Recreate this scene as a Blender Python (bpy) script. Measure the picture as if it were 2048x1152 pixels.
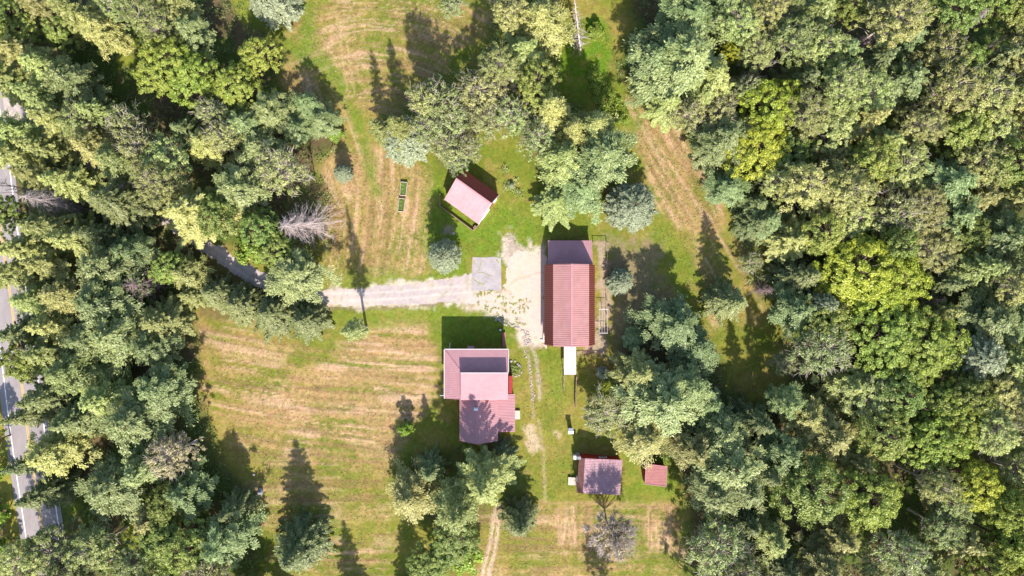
import bpy, math, random
import numpy as np
from mathutils import Vector

# ------------------------------------------------------------------ camera, light, exposure
for o in list(bpy.data.objects):
    bpy.data.objects.remove(o)
SC = bpy.context.scene
COL = SC.collection
H = 136.5                                   # flying height of the drone in metres (24 mm lens: 204.8 m of ground across)
cam = bpy.data.cameras.new('camera')
cam.lens = 24.0; cam.sensor_width = 36.0; cam.clip_start = 1.0; cam.clip_end = 6000.0
camo = bpy.data.objects.new('camera', cam); COL.objects.link(camo)
camo.location = (0, 0, H); camo.rotation_euler = (0, 0, 0)
SC.camera = camo

SUN_EL = math.radians(39.0)
SUN_H = Vector((0.158, -0.987)).normalized()     # horizontal direction towards the sun
world = bpy.data.worlds.new('World'); SC.world = world; world.use_nodes = True
wn = world.node_tree; wn.nodes.clear()
sky = wn.nodes.new('ShaderNodeTexSky'); sky.sky_type = 'NISHITA'; sky.sun_disc = False
sky.sun_elevation = SUN_EL; sky.sun_rotation = math.atan2(SUN_H.x, SUN_H.y)
sky.air_density = 1.0; sky.dust_density = 1.0; sky.ozone_density = 1.0
bg = wn.nodes.new('ShaderNodeBackground'); bg.inputs['Strength'].default_value = 0.145
wo = wn.nodes.new('ShaderNodeOutputWorld')
wn.links.new(sky.outputs[0], bg.inputs[0]); wn.links.new(bg.outputs[0], wo.inputs[0])
sl = bpy.data.lights.new('sun', 'SUN'); sl.energy = 4.9; sl.angle = math.radians(0.9); sl.color = (1.0, 0.93, 0.86)
so = bpy.data.objects.new('sun', sl); COL.objects.link(so)
so.location = (30, -190, 160)
so.rotation_euler = Vector((-SUN_H.x*math.cos(SUN_EL), -SUN_H.y*math.cos(SUN_EL), -math.sin(SUN_EL))).to_track_quat('-Z', 'Y').to_euler()
vs = SC.view_settings
SC.display_settings.display_device = 'sRGB'
vs.view_transform = 'Standard'; vs.look = 'None'; vs.gamma = 1.0; vs.use_curve_mapping = False
vs.exposure = 0.93
SC.cycles.max_bounces = 6; SC.cycles.diffuse_bounces = 3; SC.cycles.transparent_max_bounces = 4

# ------------------------------------------------------------------ helpers
rng = np.random.default_rng(7)
random.seed(7)

def G(px, py, z=0.0):
    """point at height z seen at map position (px, py); the map is 10 units to the metre on the ground"""
    k = (H - z) / H / 10.0
    return ((px - 1024.0) * k, (576.0 - py) * k, z)

def tag(o, label=None, cat=None, group=None, kind=None):
    if label: o['label'] = label
    if cat: o['category'] = cat
    if group: o['group'] = group
    if kind: o['kind'] = kind
    return o

def link(name, me, parent=None, loc=None):
    o = bpy.data.objects.new(name, me); COL.objects.link(o)
    if parent is not None: o.parent = parent
    if loc is not None: o.location = loc
    return o

def thing(name, label, cat, loc=(0, 0, 0), rz=0.0, group=None):
    o = bpy.data.objects.new(name, None); COL.objects.link(o)
    o.location = loc; o.rotation_euler = (0, 0, rz); o.empty_display_size = 0.3
    return tag(o, label, cat, group)

def np_mesh(name, V, F, mat, tint=None, col=None, smooth=False):
    """mesh from vertex array V (n,3) and face array F (m,4) or (m,3)"""
    V = np.asarray(V, np.float32); F = np.asarray(F, np.int32)
    me = bpy.data.meshes.new(name)
    k = F.shape[1]
    me.vertices.add(len(V)); me.vertices.foreach_set('co', V.ravel())
    me.loops.add(F.size); me.loops.foreach_set('vertex_index', F.ravel())
    me.polygons.add(len(F))
    me.polygons.foreach_set('loop_start', np.arange(0, F.size, k, dtype=np.int32))
    me.polygons.foreach_set('loop_total', np.full(len(F), k, np.int32))
    if smooth: me.polygons.foreach_set('use_smooth', np.ones(len(F), bool))
    if tint is not None:
        a = me.attributes.new('tint', 'FLOAT', 'POINT'); a.data.foreach_set('value', np.asarray(tint, np.float32))
    if col is not None:
        a = me.attributes.new('soil', 'FLOAT_COLOR', 'POINT')
        c4 = np.ones((len(V), 4), np.float32); c4[:, :3] = col
        a.data.foreach_set('color', c4.ravel())
    me.update(calc_edges=True); me.validate()
    if mat: me.materials.append(mat)
    return me

class MB:
    """collects boxes, prisms, polygons and tubes for ONE mesh"""
    def __init__(s): s.v = []; s.f = []
    def poly(s, pts):
        n = len(s.v); s.v += [tuple(p) for p in pts]; s.f.append(list(range(n, n + len(pts))))
    def box(s, c, d, rz=0.0):
        cx, cy, cz = c; dx, dy, dz = d[0]/2, d[1]/2, d[2]/2
        ca, sa = math.cos(rz), math.sin(rz); n = len(s.v)
        for z in (-dz, dz):
            for x, y in ((-dx, -dy), (dx, -dy), (dx, dy), (-dx, dy)):
                s.v.append((cx + x*ca - y*sa, cy + x*sa + y*ca, cz + z))
        s.f += [[n+3, n+2, n+1, n], [n+4, n+5, n+6, n+7], [n, n+1, n+5, n+4], [n+1, n+2, n+6, n+5], [n+2, n+3, n+7, n+6], [n+3, n, n+4, n+7]]
        return s
    def slab(s, pts, t):
        """polygon pts (counter-clockwise seen from outside), thickened by t along -normal"""
        P = [Vector(p) for p in pts]
        nrm = Vector((0, 0, 0))
        for i in range(len(P)): nrm += P[i].cross(P[(i+1) % len(P)])
        nrm.normalize()
        n = len(s.v); m = len(P)
        s.v += [tuple(p) for p in P] + [tuple(p - nrm*t) for p in P]
        s.f.append([n+i for i in range(m)]); s.f.append([n+m+i for i in range(m)][::-1])
        for i in range(m):
            j = (i+1) % m
            s.f.append([n+i, n+m+i, n+m+j, n+j])
        return s
    def bar(s, a, b, w, h=None, up=(0, 0, 1)):
        h = h or w; a = Vector(a); b = Vector(b); d = (b-a).normalized(); up = Vector(up)
        if abs(d.dot(up)) > 0.98: up = Vector((1, 0, 0))
        e = d.cross(up).normalized()*(w/2); u = e.cross(d).normalized()*(h/2); n = len(s.v)
        for p in (a, b):
            for q in (-e-u, e-u, e+u, -e+u): s.v.append(tuple(p+q))
        s.f += [[n, n+1, n+2, n+3], [n+7, n+6, n+5, n+4], [n, n+4, n+5, n+1], [n+1, n+5, n+6, n+2], [n+2, n+6, n+7, n+3], [n+3, n+7, n+4, n]]
        return s
    def tube(s, a, b, r0, r1=None, k=8):
        r1 = r0 if r1 is None else r1; a = Vector(a); b = Vector(b); d = (b-a).normalized()
        up = Vector((0, 0, 1)) if abs(d.z) < 0.95 else Vector((1, 0, 0))
        e = d.cross(up).normalized(); u = e.cross(d); n = len(s.v)
        for p, r in ((a, r0), (b, r1)):
            for i in range(k):
                t = 2*math.pi*i/k; s.v.append(tuple(p + (e*math.cos(t) + u*math.sin(t))*r))
        for i in range(k):
            j = (i+1) % k; s.f.append([n+i, n+j, n+k+j, n+k+i])
        s.f.append([n+i for i in range(k)][::-1]); s.f.append([n+k+i for i in range(k)])
        return s
    def build(s, name, mat, parent=None, loc=None):
        me = bpy.data.meshes.new(name); me.from_pydata(s.v, [], s.f); me.update()
        if mat: me.materials.append(mat)
        return link(name, me, parent, loc)

# ---- value noise in numpy
_lat = np.random.default_rng(11).random((64, 256, 256)).astype(np.float32)
def vn(x, y, seed=0):
    L = _lat[seed % 64]
    xi = np.floor(x).astype(np.int64); yi = np.floor(y).astype(np.int64)
    fx = x - xi; fy = y - yi; fx = fx*fx*(3-2*fx); fy = fy*fy*(3-2*fy)
    x0 = xi & 255; x1 = (xi+1) & 255; y0 = yi & 255; y1 = (yi+1) & 255
    return (L[x0, y0]*(1-fx) + L[x1, y0]*fx)*(1-fy) + (L[x0, y1]*(1-fx) + L[x1, y1]*fx)*fy
def fbm(x, y, s, seed=0, o=4):
    a = 0; w = 0; am = 1.0
    for i in range(o):
        a = a + am*vn(x/s + 17.3*i, y/s + 9.1*i, seed+i); w += am; am *= 0.55; s *= 0.5
    return a/w
def sstep(a, b, x):
    t = np.clip((x-a)/(b-a), 0, 1); return t*t*(3-2*t)
def poly_sd(U, V, P):
    """signed distance to polygon, positive inside"""
    P = np.asarray(P, float); d = np.full(U.shape, 1e9); ins = np.zeros(U.shape, bool)
    for i in range(len(P)):
        x0, y0 = P[i]; x1, y1 = P[(i+1) % len(P)]
        ex, ey = x1-x0, y1-y0
        t = np.clip(((U-x0)*ex + (V-y0)*ey)/(ex*ex+ey*ey+1e-9), 0, 1)
        d = np.minimum(d, (U-x0-t*ex)**2 + (V-y0-t*ey)**2)
        if y0 != y1:
            c = ((y0 > V) != (y1 > V)) & (U < (x1-x0)*(V-y0)/(y1-y0) + x0)
            ins ^= c
    d = np.sqrt(d)
    return np.where(ins, d, -d)
def line_d(U, V, P):
    """distance to polyline, and the position along it"""
    P = np.asarray(P, float); d = np.full(U.shape, 1e9)
    for i in range(len(P)-1):
        x0, y0 = P[i]; x1, y1 = P[i+1]; ex, ey = x1-x0, y1-y0
        t = np.clip(((U-x0)*ex + (V-y0)*ey)/(ex*ex+ey*ey+1e-9), 0, 1)
        d = np.minimum(d, np.hypot(U-x0-t*ex, V-y0-t*ey))
    return d
def mixc(a, b, t): return a*(1-t[..., None]) + np.asarray(b, np.float32)*t[..., None]

# ------------------------------------------------------------------ materials
def new_mat(name):
    m = bpy.data.materials.new(name); m.use_nodes = True
    nt = m.node_tree; return m, nt, nt.nodes['Principled BSDF']
def N(nt, t, **kw):
    n = nt.nodes.new(t)
    for k, v in kw.items(): setattr(n, k, v)
    return n
def paint(name, rgb, rough=0.6, spec=0.4, var=0.12, scale=1.5, wear=None, wear_amt=0.3, streak=None, bump=0.0):
    """painted / plain surface with soft mottling, optional stains of a second colour"""
    m, nt, b = new_mat(name)
    tc = N(nt, 'ShaderNodeTexCoord'); mp = N(nt, 'ShaderNodeMapping')
    nt.links.new(tc.outputs['Object'], mp.inputs[0])
    if streak: mp.inputs['Scale'].default_value = streak
    n1 = N(nt, 'ShaderNodeTexNoise'); n1.inputs['Scale'].default_value = scale; n1.inputs['Detail'].default_value = 6; n1.inputs['Roughness'].default_value = 0.65
    nt.links.new(mp.outputs[0], n1.inputs['Vector'])
    hsv = N(nt, 'ShaderNodeHueSaturation'); hsv.inputs['Color'].default_value = (*rgb, 1)
    mr = N(nt, 'ShaderNodeMapRange'); mr.inputs[1].default_value = 0.3; mr.inputs[2].default_value = 0.7
    mr.inputs[3].default_value = 1-var; mr.inputs[4].default_value = 1+var
    nt.links.new(n1.outputs[0], mr.inputs[0]); nt.links.new(mr.outputs[0], hsv.inputs['Value'])
    out = hsv.outputs[0]
    if wear:
        n2 = N(nt, 'ShaderNodeTexNoise'); n2.inputs['Scale'].default_value = scale*2.3; n2.inputs['Detail'].default_value = 8
        nt.links.new(tc.outputs['Object'], n2.inputs['Vector'])
        r2 = N(nt, 'ShaderNodeMapRange'); r2.inputs[1].default_value = 0.5; r2.inputs[2].default_value = 0.72; r2.inputs[4].default_value = wear_amt
        nt.links.new(n2.outputs[0], r2.inputs[0])
        mx = N(nt, 'ShaderNodeMix', data_type='RGBA'); mx.inputs[7].default_value = (*wear, 1)
        nt.links.new(r2.outputs[0], mx.inputs[0]); nt.links.new(out, mx.inputs[6]); out = mx.outputs[2]
    nt.links.new(out, b.inputs['Base Color'])
    b.inputs['Roughness'].default_value = rough; b.inputs['Specular IOR Level'].default_value = spec
    if bump:
        bp = N(nt, 'ShaderNodeBump'); bp.inputs['Strength'].default_value = bump; bp.inputs['Distance'].default_value = 0.05
        nt.links.new(n1.outputs[0], bp.inputs['Height']); nt.links.new(bp.outputs[0], b.inputs['Normal'])
    return m

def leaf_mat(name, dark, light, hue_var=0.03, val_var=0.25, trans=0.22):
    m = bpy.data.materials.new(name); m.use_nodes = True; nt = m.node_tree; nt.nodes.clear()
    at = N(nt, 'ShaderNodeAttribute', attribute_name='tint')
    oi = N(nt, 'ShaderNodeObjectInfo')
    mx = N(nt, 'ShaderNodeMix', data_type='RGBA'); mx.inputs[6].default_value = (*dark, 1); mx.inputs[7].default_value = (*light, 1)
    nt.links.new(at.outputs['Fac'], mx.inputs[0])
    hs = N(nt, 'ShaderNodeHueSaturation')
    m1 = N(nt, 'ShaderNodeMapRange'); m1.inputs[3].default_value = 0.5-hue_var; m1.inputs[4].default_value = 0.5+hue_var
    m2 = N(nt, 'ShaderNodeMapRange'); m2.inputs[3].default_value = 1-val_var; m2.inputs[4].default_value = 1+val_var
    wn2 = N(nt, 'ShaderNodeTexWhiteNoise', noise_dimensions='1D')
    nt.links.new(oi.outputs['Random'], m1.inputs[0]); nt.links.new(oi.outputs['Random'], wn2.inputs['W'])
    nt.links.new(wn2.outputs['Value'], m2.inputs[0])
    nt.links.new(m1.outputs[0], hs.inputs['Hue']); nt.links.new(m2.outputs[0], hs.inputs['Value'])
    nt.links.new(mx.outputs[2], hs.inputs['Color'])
    d = N(nt, 'ShaderNodeBsdfDiffuse'); t = N(nt, 'ShaderNodeBsdfTranslucent'); g = N(nt, 'ShaderNodeBsdfGlossy')
    g.inputs['Roughness'].default_value = 0.5; g.inputs['Color'].default_value = (0.9, 0.9, 0.85, 1)
    s1 = N(nt, 'ShaderNodeMixShader'); s1.inputs[0].default_value = trans
    s2 = N(nt, 'ShaderNodeMixShader'); s2.inputs[0].default_value = 0.035
    nt.links.new(hs.outputs[0], d.inputs[0]); nt.links.new(hs.outputs[0], t.inputs[0])
    nt.links.new(d.outputs[0], s1.inputs[1]); nt.links.new(t.outputs[0], s1.inputs[2])
    nt.links.new(s1.outputs[0], s2.inputs[1]); nt.links.new(g.outputs[0], s2.inputs[2])
    o = N(nt, 'ShaderNodeOutputMaterial'); nt.links.new(s2.outputs[0], o.inputs[0])
    return m

def soil_mat(name, grain=9.0, amt=0.35, bump=0.35):
    m, nt, b = new_mat(name)
    at = N(nt, 'ShaderNodeAttribute', attribute_name='soil')
    tc = N(nt, 'ShaderNodeTexCoord')
    n1 = N(nt, 'ShaderNodeTexNoise'); n1.inputs['Scale'].default_value = grain*0.22; n1.inputs['Detail'].default_value = 7; n1.inputs['Roughness'].default_value = 0.75
    nt.links.new(tc.outputs['Object'], n1.inputs['Vector'])
    mr = N(nt, 'ShaderNodeMapRange'); mr.inputs[1].default_value = 0.28; mr.inputs[2].default_value = 0.72
    mr.inputs[3].default_value = 1-amt; mr.inputs[4].default_value = 1+amt
    nt.links.new(n1.outputs[0], mr.inputs[0])
    n2 = N(nt, 'ShaderNodeTexNoise'); n2.inputs['Scale'].default_value = grain*0.07; n2.inputs['Detail'].default_value = 5
    nt.links.new(tc.outputs['Object'], n2.inputs['Vector'])
    m2 = N(nt, 'ShaderNodeMapRange'); m2.inputs[1].default_value = 0.3; m2.inputs[2].default_value = 0.7; m2.inputs[3].default_value = 0.485; m2.inputs[4].default_value = 0.515
    nt.links.new(n2.outputs[0], m2.inputs[0])
    hs = N(nt, 'ShaderNodeHueSaturation')
    nt.links.new(at.outputs['Color'], hs.inputs['Color']); nt.links.new(mr.outputs[0], hs.inputs['Value']); nt.links.new(m2.outputs[0], hs.inputs['Hue'])
    nt.links.new(hs.outputs[0], b.inputs['Base Color'])
    b.inputs['Roughness'].default_value = 0.95; b.inputs['Specular IOR Level'].default_value = 0.1
    bp = N(nt, 'ShaderNodeBump'); bp.inputs['Strength'].default_value = bump; bp.inputs['Distance'].default_value = 0.15
    nt.links.new(n1.outputs[0], bp.inputs['Height']); nt.links.new(bp.outputs[0], b.inputs['Normal'])
    return m

M = {}
M['soil'] = soil_mat('soil', 9, 0.34, 0.45)
M['gravel'] = soil_mat('gravel', 16, 0.09, 0.2)
M['roof'] = paint('roof_metal', (0.44, 0.238, 0.25), 0.8, 0.08, 0.10, 0.5, (0.46, 0.29, 0.295), 0.6)
M['roof_cot'] = paint('cottage_roof', (0.39, 0.24, 0.26), 0.8, 0.1, 0.2, 0.9, (0.28, 0.15, 0.16), 0.5)
M['roof_shed'] = paint('shed_roof', (0.34, 0.15, 0.14), 0.7, 0.15, 0.1, 0.8, (0.33, 0.11, 0.10), 0.5)
M['roof_top'] = paint('roof_barn_top_metal', (0.43, 0.225, 0.21), 0.75, 0.12, 0.14, 0.45, (0.46, 0.295, 0.275), 0.6)
M['roof_top_rib'] = paint('roof_barn_top_seam', (0.385, 0.185, 0.17), 0.7, 0.15, 0.08, 0.45)
M['roof_rib'] = paint('roof_rib_metal', (0.41, 0.212, 0.225), 0.8, 0.08, 0.05, 0.35)
M['roof_barn'] = paint('roof_shaded_metal', (0.33, 0.095, 0.065), 0.6, 0.25, 0.07, 0.4, (0.38, 0.15, 0.10), 0.3)  # darker roof red: weak light on steep slopes is put into the colour
M['roof_barn_rib'] = paint('roof_barn_rib_metal', (0.16, 0.04, 0.035), 0.6, 0.25, 0.07, 0.4)
M['roof_dark'] = paint('roof_weathered', (0.36, 0.125, 0.12), 0.55, 0.4, 0.2, 1.2, (0.2, 0.08, 0.07), 0.5)
M['shingle'] = paint('shingle_brown', (0.22, 0.105, 0.085), 0.85, 0.2, 0.25, 2.5, (0.12, 0.07, 0.06), 0.5)
M['red_wall'] = paint('red_siding', (0.30, 0.028, 0.026), 0.7, 0.3, 0.15, 1.0)
M['white'] = paint('white_trim', (0.78, 0.76, 0.75), 0.5, 0.4, 0.05, 1.0)
M['white_roof'] = paint('white_roof_metal', (0.74, 0.68, 0.70), 0.4, 0.5, 0.05, 0.8, (0.6, 0.55, 0.5), 0.25)
M['seam'] = paint('white_roof_seam', (0.62, 0.56, 0.58), 0.5, 0.4, 0.05, 0.8)
M['cream'] = paint('weathered_deck', (0.55, 0.44, 0.36), 0.8, 0.2, 0.15, 2.0, (0.3, 0.24, 0.2), 0.4)
M['wood'] = paint('old_timber', (0.26, 0.17, 0.125), 0.85, 0.2, 0.25, 2.0, (0.36, 0.29, 0.25), 0.5)
M['grey_wood'] = paint('grey_timber', (0.30, 0.25, 0.22), 0.85, 0.2, 0.2, 2.0)
M['metal'] = paint('galvanised_metal', (0.62, 0.64, 0.68), 0.35, 0.6, 0.1, 2.0)
M['dark'] = paint('dark_paint', (0.03, 0.03, 0.035), 0.6, 0.4, 0.2, 2.0)
M['glass'] = paint('window_glass', (0.05, 0.06, 0.07), 0.12, 0.6, 0.1, 1.0)
M['asphalt'] = paint('asphalt', (0.285, 0.25, 0.245), 0.9, 0.2, 0.12, 0.5, (0.22, 0.195, 0.19), 0.4, streak=(1.2, 0.25, 1))
M['line_white'] = paint('road_paint_white', (0.8, 0.79, 0.78), 0.7, 0.3, 0.1, 2.0, (0.5, 0.48, 0.46), 0.4)
M['line_yellow'] = paint('road_paint_yellow', (0.68, 0.40, 0.05), 0.7, 0.3, 0.1, 2.0, (0.45, 0.33, 0.15), 0.4)
M['concrete'] = paint('concrete', (0.33, 0.295, 0.295), 0.9, 0.2, 0.2, 0.5, (0.45, 0.36, 0.31), 0.7, bump=0.1)
M['crack'] = paint('crack_weeds', (0.26, 0.26, 0.10), 0.95, 0.1, 0.3, 3.0)
M['stone'] = paint('pale_stone', (0.36, 0.31, 0.28), 0.9, 0.2, 0.2, 1.5, (0.3, 0.28, 0.26), 0.4)
M['boulder'] = paint('grey_boulder', (0.27, 0.26, 0.28), 0.9, 0.2, 0.25, 2.0, (0.12, 0.14, 0.1), 0.5, bump=0.4)
M['bark'] = paint('bark', (0.15, 0.105, 0.08), 0.95, 0.1, 0.25, 3.0, (0.25, 0.2, 0.17), 0.4)
M['bark_pale'] = paint('bark_pale', (0.52, 0.45, 0.36), 0.95, 0.1, 0.2, 3.0, (0.3, 0.25, 0.22), 0.4)
M['dead_pale'] = paint('bleached_wood', (0.50, 0.415, 0.39), 0.95, 0.1, 0.15, 3.0, (0.4, 0.33, 0.3), 0.4)
M['dead_purple'] = paint('purple_grey_wood', (0.27, 0.19, 0.185), 0.95, 0.1, 0.2, 3.0, (0.38, 0.3, 0.28), 0.4)
M['leafW'] = leaf_mat('needles_blue_green', (0.11, 0.175, 0.05), (0.39, 0.44, 0.17), 0.022, 0.2)
M['leafP'] = leaf_mat('needles_olive', (0.18, 0.21, 0.045), (0.5, 0.505, 0.165), 0.028, 0.26)
M['leafS'] = leaf_mat('needles_dark', (0.085, 0.12, 0.034), (0.31, 0.33, 0.115), 0.018, 0.18)
M['leafB'] = leaf_mat('needles_silver', (0.14, 0.18, 0.085), (0.4, 0.43, 0.26), 0.012, 0.12)
M['leafM'] = leaf_mat('leaves_yellow_green', (0.225, 0.285, 0.016), (0.5, 0.545, 0.06), 0.014, 0.12, 0.3)
M['leafG'] = leaf_mat('leaves_green', (0.13, 0.2, 0.03), (0.35, 0.4, 0.09), 0.022, 0.2, 0.28)
M['leafO'] = leaf_mat('leaves_olive', (0.155, 0.195, 0.042), (0.475, 0.485, 0.16), 0.03, 0.28)
M['leafT'] = leaf_mat('leaves_pale', (0.165, 0.2, 0.05), (0.42, 0.45, 0.165), 0.025, 0.2)
M['leafR'] = leaf_mat('leaves_russet', (0.3, 0.25, 0.12), (0.54, 0.45, 0.26), 0.02, 0.15)
M['leafU'] = leaf_mat('leaves_bush', (0.14, 0.24, 0.02), (0.33, 0.42, 0.05), 0.02, 0.2, 0.3)
M['leafL'] = leaf_mat('leaves_lime', (0.165, 0.235, 0.025), (0.425, 0.48, 0.08), 0.016, 0.12, 0.3)
M['leafH'] = leaf_mat('cut_straw', (0.28, 0.19, 0.085), (0.44, 0.30, 0.165), 0.0, 0.0)
M['leafK'] = leaf_mat('grass_blades', (0.10, 0.14, 0.018), (0.19, 0.22, 0.035), 0.0, 0.0)
M['under'] = leaf_mat('leaves_undergrowth', (0.085, 0.13, 0.028), (0.22, 0.27, 0.065), 0.0, 0.0)

# ------------------------------------------------------------------ the ground: one sheet, fine near, coarse to the horizon
fx = np.arange(-120, 120.01, 0.3); fy = np.arange(-72, 72.01, 0.3)
out = np.array([4, 10, 22, 45, 90, 180, 360, 720, 1400, 2400.0])
gx = np.concatenate([-120-out[::-1], fx, 120+out]); gy = np.concatenate([-72-out[::-1], fy, 72+out])
X, Y = np.meshgrid(gx, gy)
U = X*10+1024; V = 576-Y*10                       # map coordinates, 10 to the metre
w1 = (fbm(U, V, 60, 1)-0.5); w2 = (fbm(U, V, 60, 21)-0.5)
Uw = U + w1*34; Vw = V + w2*34
n_big = fbm(U, V, 190, 3); n_mid = fbm(U, V, 55, 5); n_small = fbm(U, V, 16, 9); n_fine = fbm(U, V, 6.5, 13, 2)

FOREST_L = [(-400, -300), (470, -300), (500, 40), (580, 100), (560, 170), (600, 220), (690, 260), (690, 300), (640, 330), (660, 390), (640, 480), (560, 520), (430, 500), (395, 560), (385, 650), (400, 700), (410, 800), (440, 900), (500, 1010), (520, 1090), (520, 1400), (-400, 1400)]
FOREST_R = [(1235, -300), (1260, 60), (1215, 130), (1275, 215), (1350, 250), (1400, 330), (1455, 400), (1500, 440), (1535, 500), (1540, 600), (1560, 690), (1570, 780), (1500, 830), (1450, 740), (1390, 640), (1290, 600), (1240, 690), (1230, 760), (1250, 880), (1340, 930), (1375, 1020), (1365, 1150), (1400, 1400), (2500, 1400), (2500, -300)]
GROVE = [(1000, -200), (1110, -200), (1120, 60), (1120, 180), (1180, 230), (1230, 290), (1240, 370), (1190, 420), (1100, 400), (1060, 320), (1000, 240), (960, 270), (930, 340), (880, 340), (860, 260), (800, 300), (750, 250), (860, 160), (960, 110)]
GROVE_S = [(780, 930), (860, 900), (1000, 880), (1040, 920), (1075, 1010), (1060, 1090), (1000, 1030), (950, 1060), (940, 1160), (850, 1160), (870, 1060), (790, 1020)]

green = np.array((0.150, 0.185, 0.022)); gyel = np.array((0.25, 0.215, 0.045)); lush = np.array((0.115, 0.205, 0.014))
tan = np.array((0.42, 0.262, 0.122)); straw = np.array((0.50, 0.33, 0.20)); brown = np.array((0.22, 0.14, 0.06)); dirt = np.array((0.33, 0.235, 0.165))
C = np.zeros(U.shape + (3,), np.float32)
C[:] = green
C = mixc(C, gyel, sstep(0.35, 0.65, n_mid*0.6 + n_big*0.4))
C = mixc(C, (0.30, 0.22, 0.07), 0.55*sstep(0.55, 0.75, n_small))
Z = np.zeros(U.shape)

def stripes(s, t, seed, wide=1.0):
    """mown rows: s runs along a row, t across it (map units)"""
    a = vn(s/170, t/(13*wide), seed); b = vn(s/150, t/(7.5*wide), seed+1); c = vn(s/70, t/5.0, seed+2)
    return 0.38*a + 0.36*b + 0.26*c
def ridge(s, t, seed, w):
    return 1 - np.abs(vn(s/240, t/w, seed)*2-1)

def field(P, dry, s, t, seed, soft=22, wide=1.0, relief=0.05):
    global C, Z
    sd = poly_sd(Uw, Vw, P); m = sstep(-soft, soft, sd)
    st = stripes(s + w1*25, t + w2*9, seed, wide)
    d = sstep(0.36, 0.66, st*0.72 + (n_mid-0.5)*0.30 + 0.07 + (dry-0.5)*0.62 + (n_fine-0.5)*0.30)
    C = mixc(C, tan*0.97, m*d*0.66)
    C = mixc(C, straw, m*d*sstep(0.55, 0.78, stripes(s, t, seed+7, 0.7)+0.10*(dry-0.5))*0.8)
    C = mixc(C, brown, m*sstep(0.58, 0.72, stripes(s, t, seed+11, 0.55))*0.6*(1-0.4*d))
    rl = np.maximum(sstep(0.80, 0.97, ridge(s, t + w2*10, seed+13, 11*wide)), 0.7*sstep(0.82, 0.97, ridge(s, t + w1*10, seed+14, 7.5*wide)))*sstep(0.35, 0.6, vn(s/60, t/30, seed+15))
    C = mixc(C, straw*1.05, m*rl*0.9*min(1, dry*1.4))
    C = mixc(C, brown*1.1, m*sstep(0.84, 0.97, ridge(s, t, seed+16, 8*wide))*0.65*sstep(0.40, 0.60, vn(s/80, t/40, seed+17)))
    Z += m*relief*((st-0.5)*1.6 + rl*0.9)

arc = (V - 640) + 0.00022*(U-470)**2*np.sign(V-300)
field([(385, 640), (440, 625), (540, 680), (660, 700), (700, 670), (790, 630), (862, 640), (872, 720), (862, 800), (800, 880), (780, 945), (480, 915), (400, 790)], 0.50, U, V - 0.12*(U-490) + 0.00018*(U-640)**2, 30)
field([(485, 775), (620, 745), (720, 690), (760, 640), (850, 645), (868, 730), (860, 800), (800, 890), (640, 880), (490, 835)], 0.78, U, V - 0.12*(U-490) + 0.00018*(U-640)**2, 30, 16)
field([(440, 900), (780, 930), (790, 1060), (760, 1200), (520, 1200), (500, 1000)], 0.36, U, V, 34, 26)
field([(655, 395), (700, 420), (710, 300), (740, 290), (860, 330), (868, 470), (850, 545), (660, 565)], 0.66, V, U + 0.10*(V-400) + 0.0004*(V-430)**2, 36, 14)
field([(575, 120), (690, 200), (735, 300), (700, 400), (650, 410), (650, 320), (690, 265), (600, 205), (565, 170)], 0.74, V, U - 0.35*(V-200), 40, 14)
rr = np.hypot(U-740, V-420)
field([(585, -200), (1000, -200), (985, 60), (900, 110), (870, 180), (760, 250), (690, 185), (575, 110)], 0.56, np.arctan2(V-420, U-740)*350, rr, 43, 18)
dg = (U*0.78 + V*0.62)
field([(1262, 165), (1300, 215), (1360, 262), (1410, 340), (1446, 400), (1440, 470), (1350, 455), (1310, 400), (1275, 300), (1250, 215)], 0.80, V*0.86 + U*0.5, U*0.86 - V*0.5, 46, 12)
field([(1395, 455), (1480, 480), (1530, 600), (1520, 640), (1420, 660), (1400, 560)], 0.55, V*0.86 + U*0.5, U*0.86 - V*0.5, 49, 20)
field([(950, 1012), (1365, 1005), (1375, 1300), (950, 1300)], 0.44, U, V, 51, 14)
field([(1110, 1012), (1180, 1010), (1185, 1090), (1115, 1085)], 0.72, V, U, 53, 10)
field([(1285, 1020), (1350, 1015), (1365, 1110), (1290, 1100)], 0.6, V, U, 53, 10)
# lush lawn
for P, k, sf in (([(858, 340), (905, 380), (960, 450), (1000, 400), (1060, 430), (1088, 470), (1085, 520), (1030, 500), (1010, 520), (940, 515), (930, 545), (860, 560), (845, 450)], 0.85, 20),
                 ([(1120, 60), (1200, 30), (1225, 100), (1215, 140), (1260, 200), (1285, 260), (1260, 265), (1200, 170), (1140, 220), (1115, 180)], 1.0, 14),
                 ([(598, -60), (625, -60), (640, 90), (700, 165), (735, 260), (765, 390), (745, 400), (720, 300), (690, 210), (640, 150), (570, 95), (580, 70), (605, 80)], 0.75, 12),
                 ([(870, 620), (1010, 630), (1030, 700), (885, 700)], 0.8, 16), ([(1240, 890), (1370, 900), (1360, 1000), (1245, 995)], 0.7, 18),
                 ([(1085, 700), (1125, 690), (1125, 800), (1090, 800)], 0.55, 14), ([(1290, 460), (1330, 450), (1400, 540), (1350, 560)], 0.5, 18),
                 ([(660, 545), (860, 530), (935, 545), (850, 572), (660, 585)], 0.6, 14), ([(650, 618), (930, 608), (870, 650), (700, 650)], 0.55, 14)):
    sd = poly_sd(Uw, Vw, P); m = sstep(-sf, sf, sd)*k
    C = mixc(C, lush, m*sstep(0.22, 0.62, n_small*0.6+n_mid*0.4)); Z *= (1-m)
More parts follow.
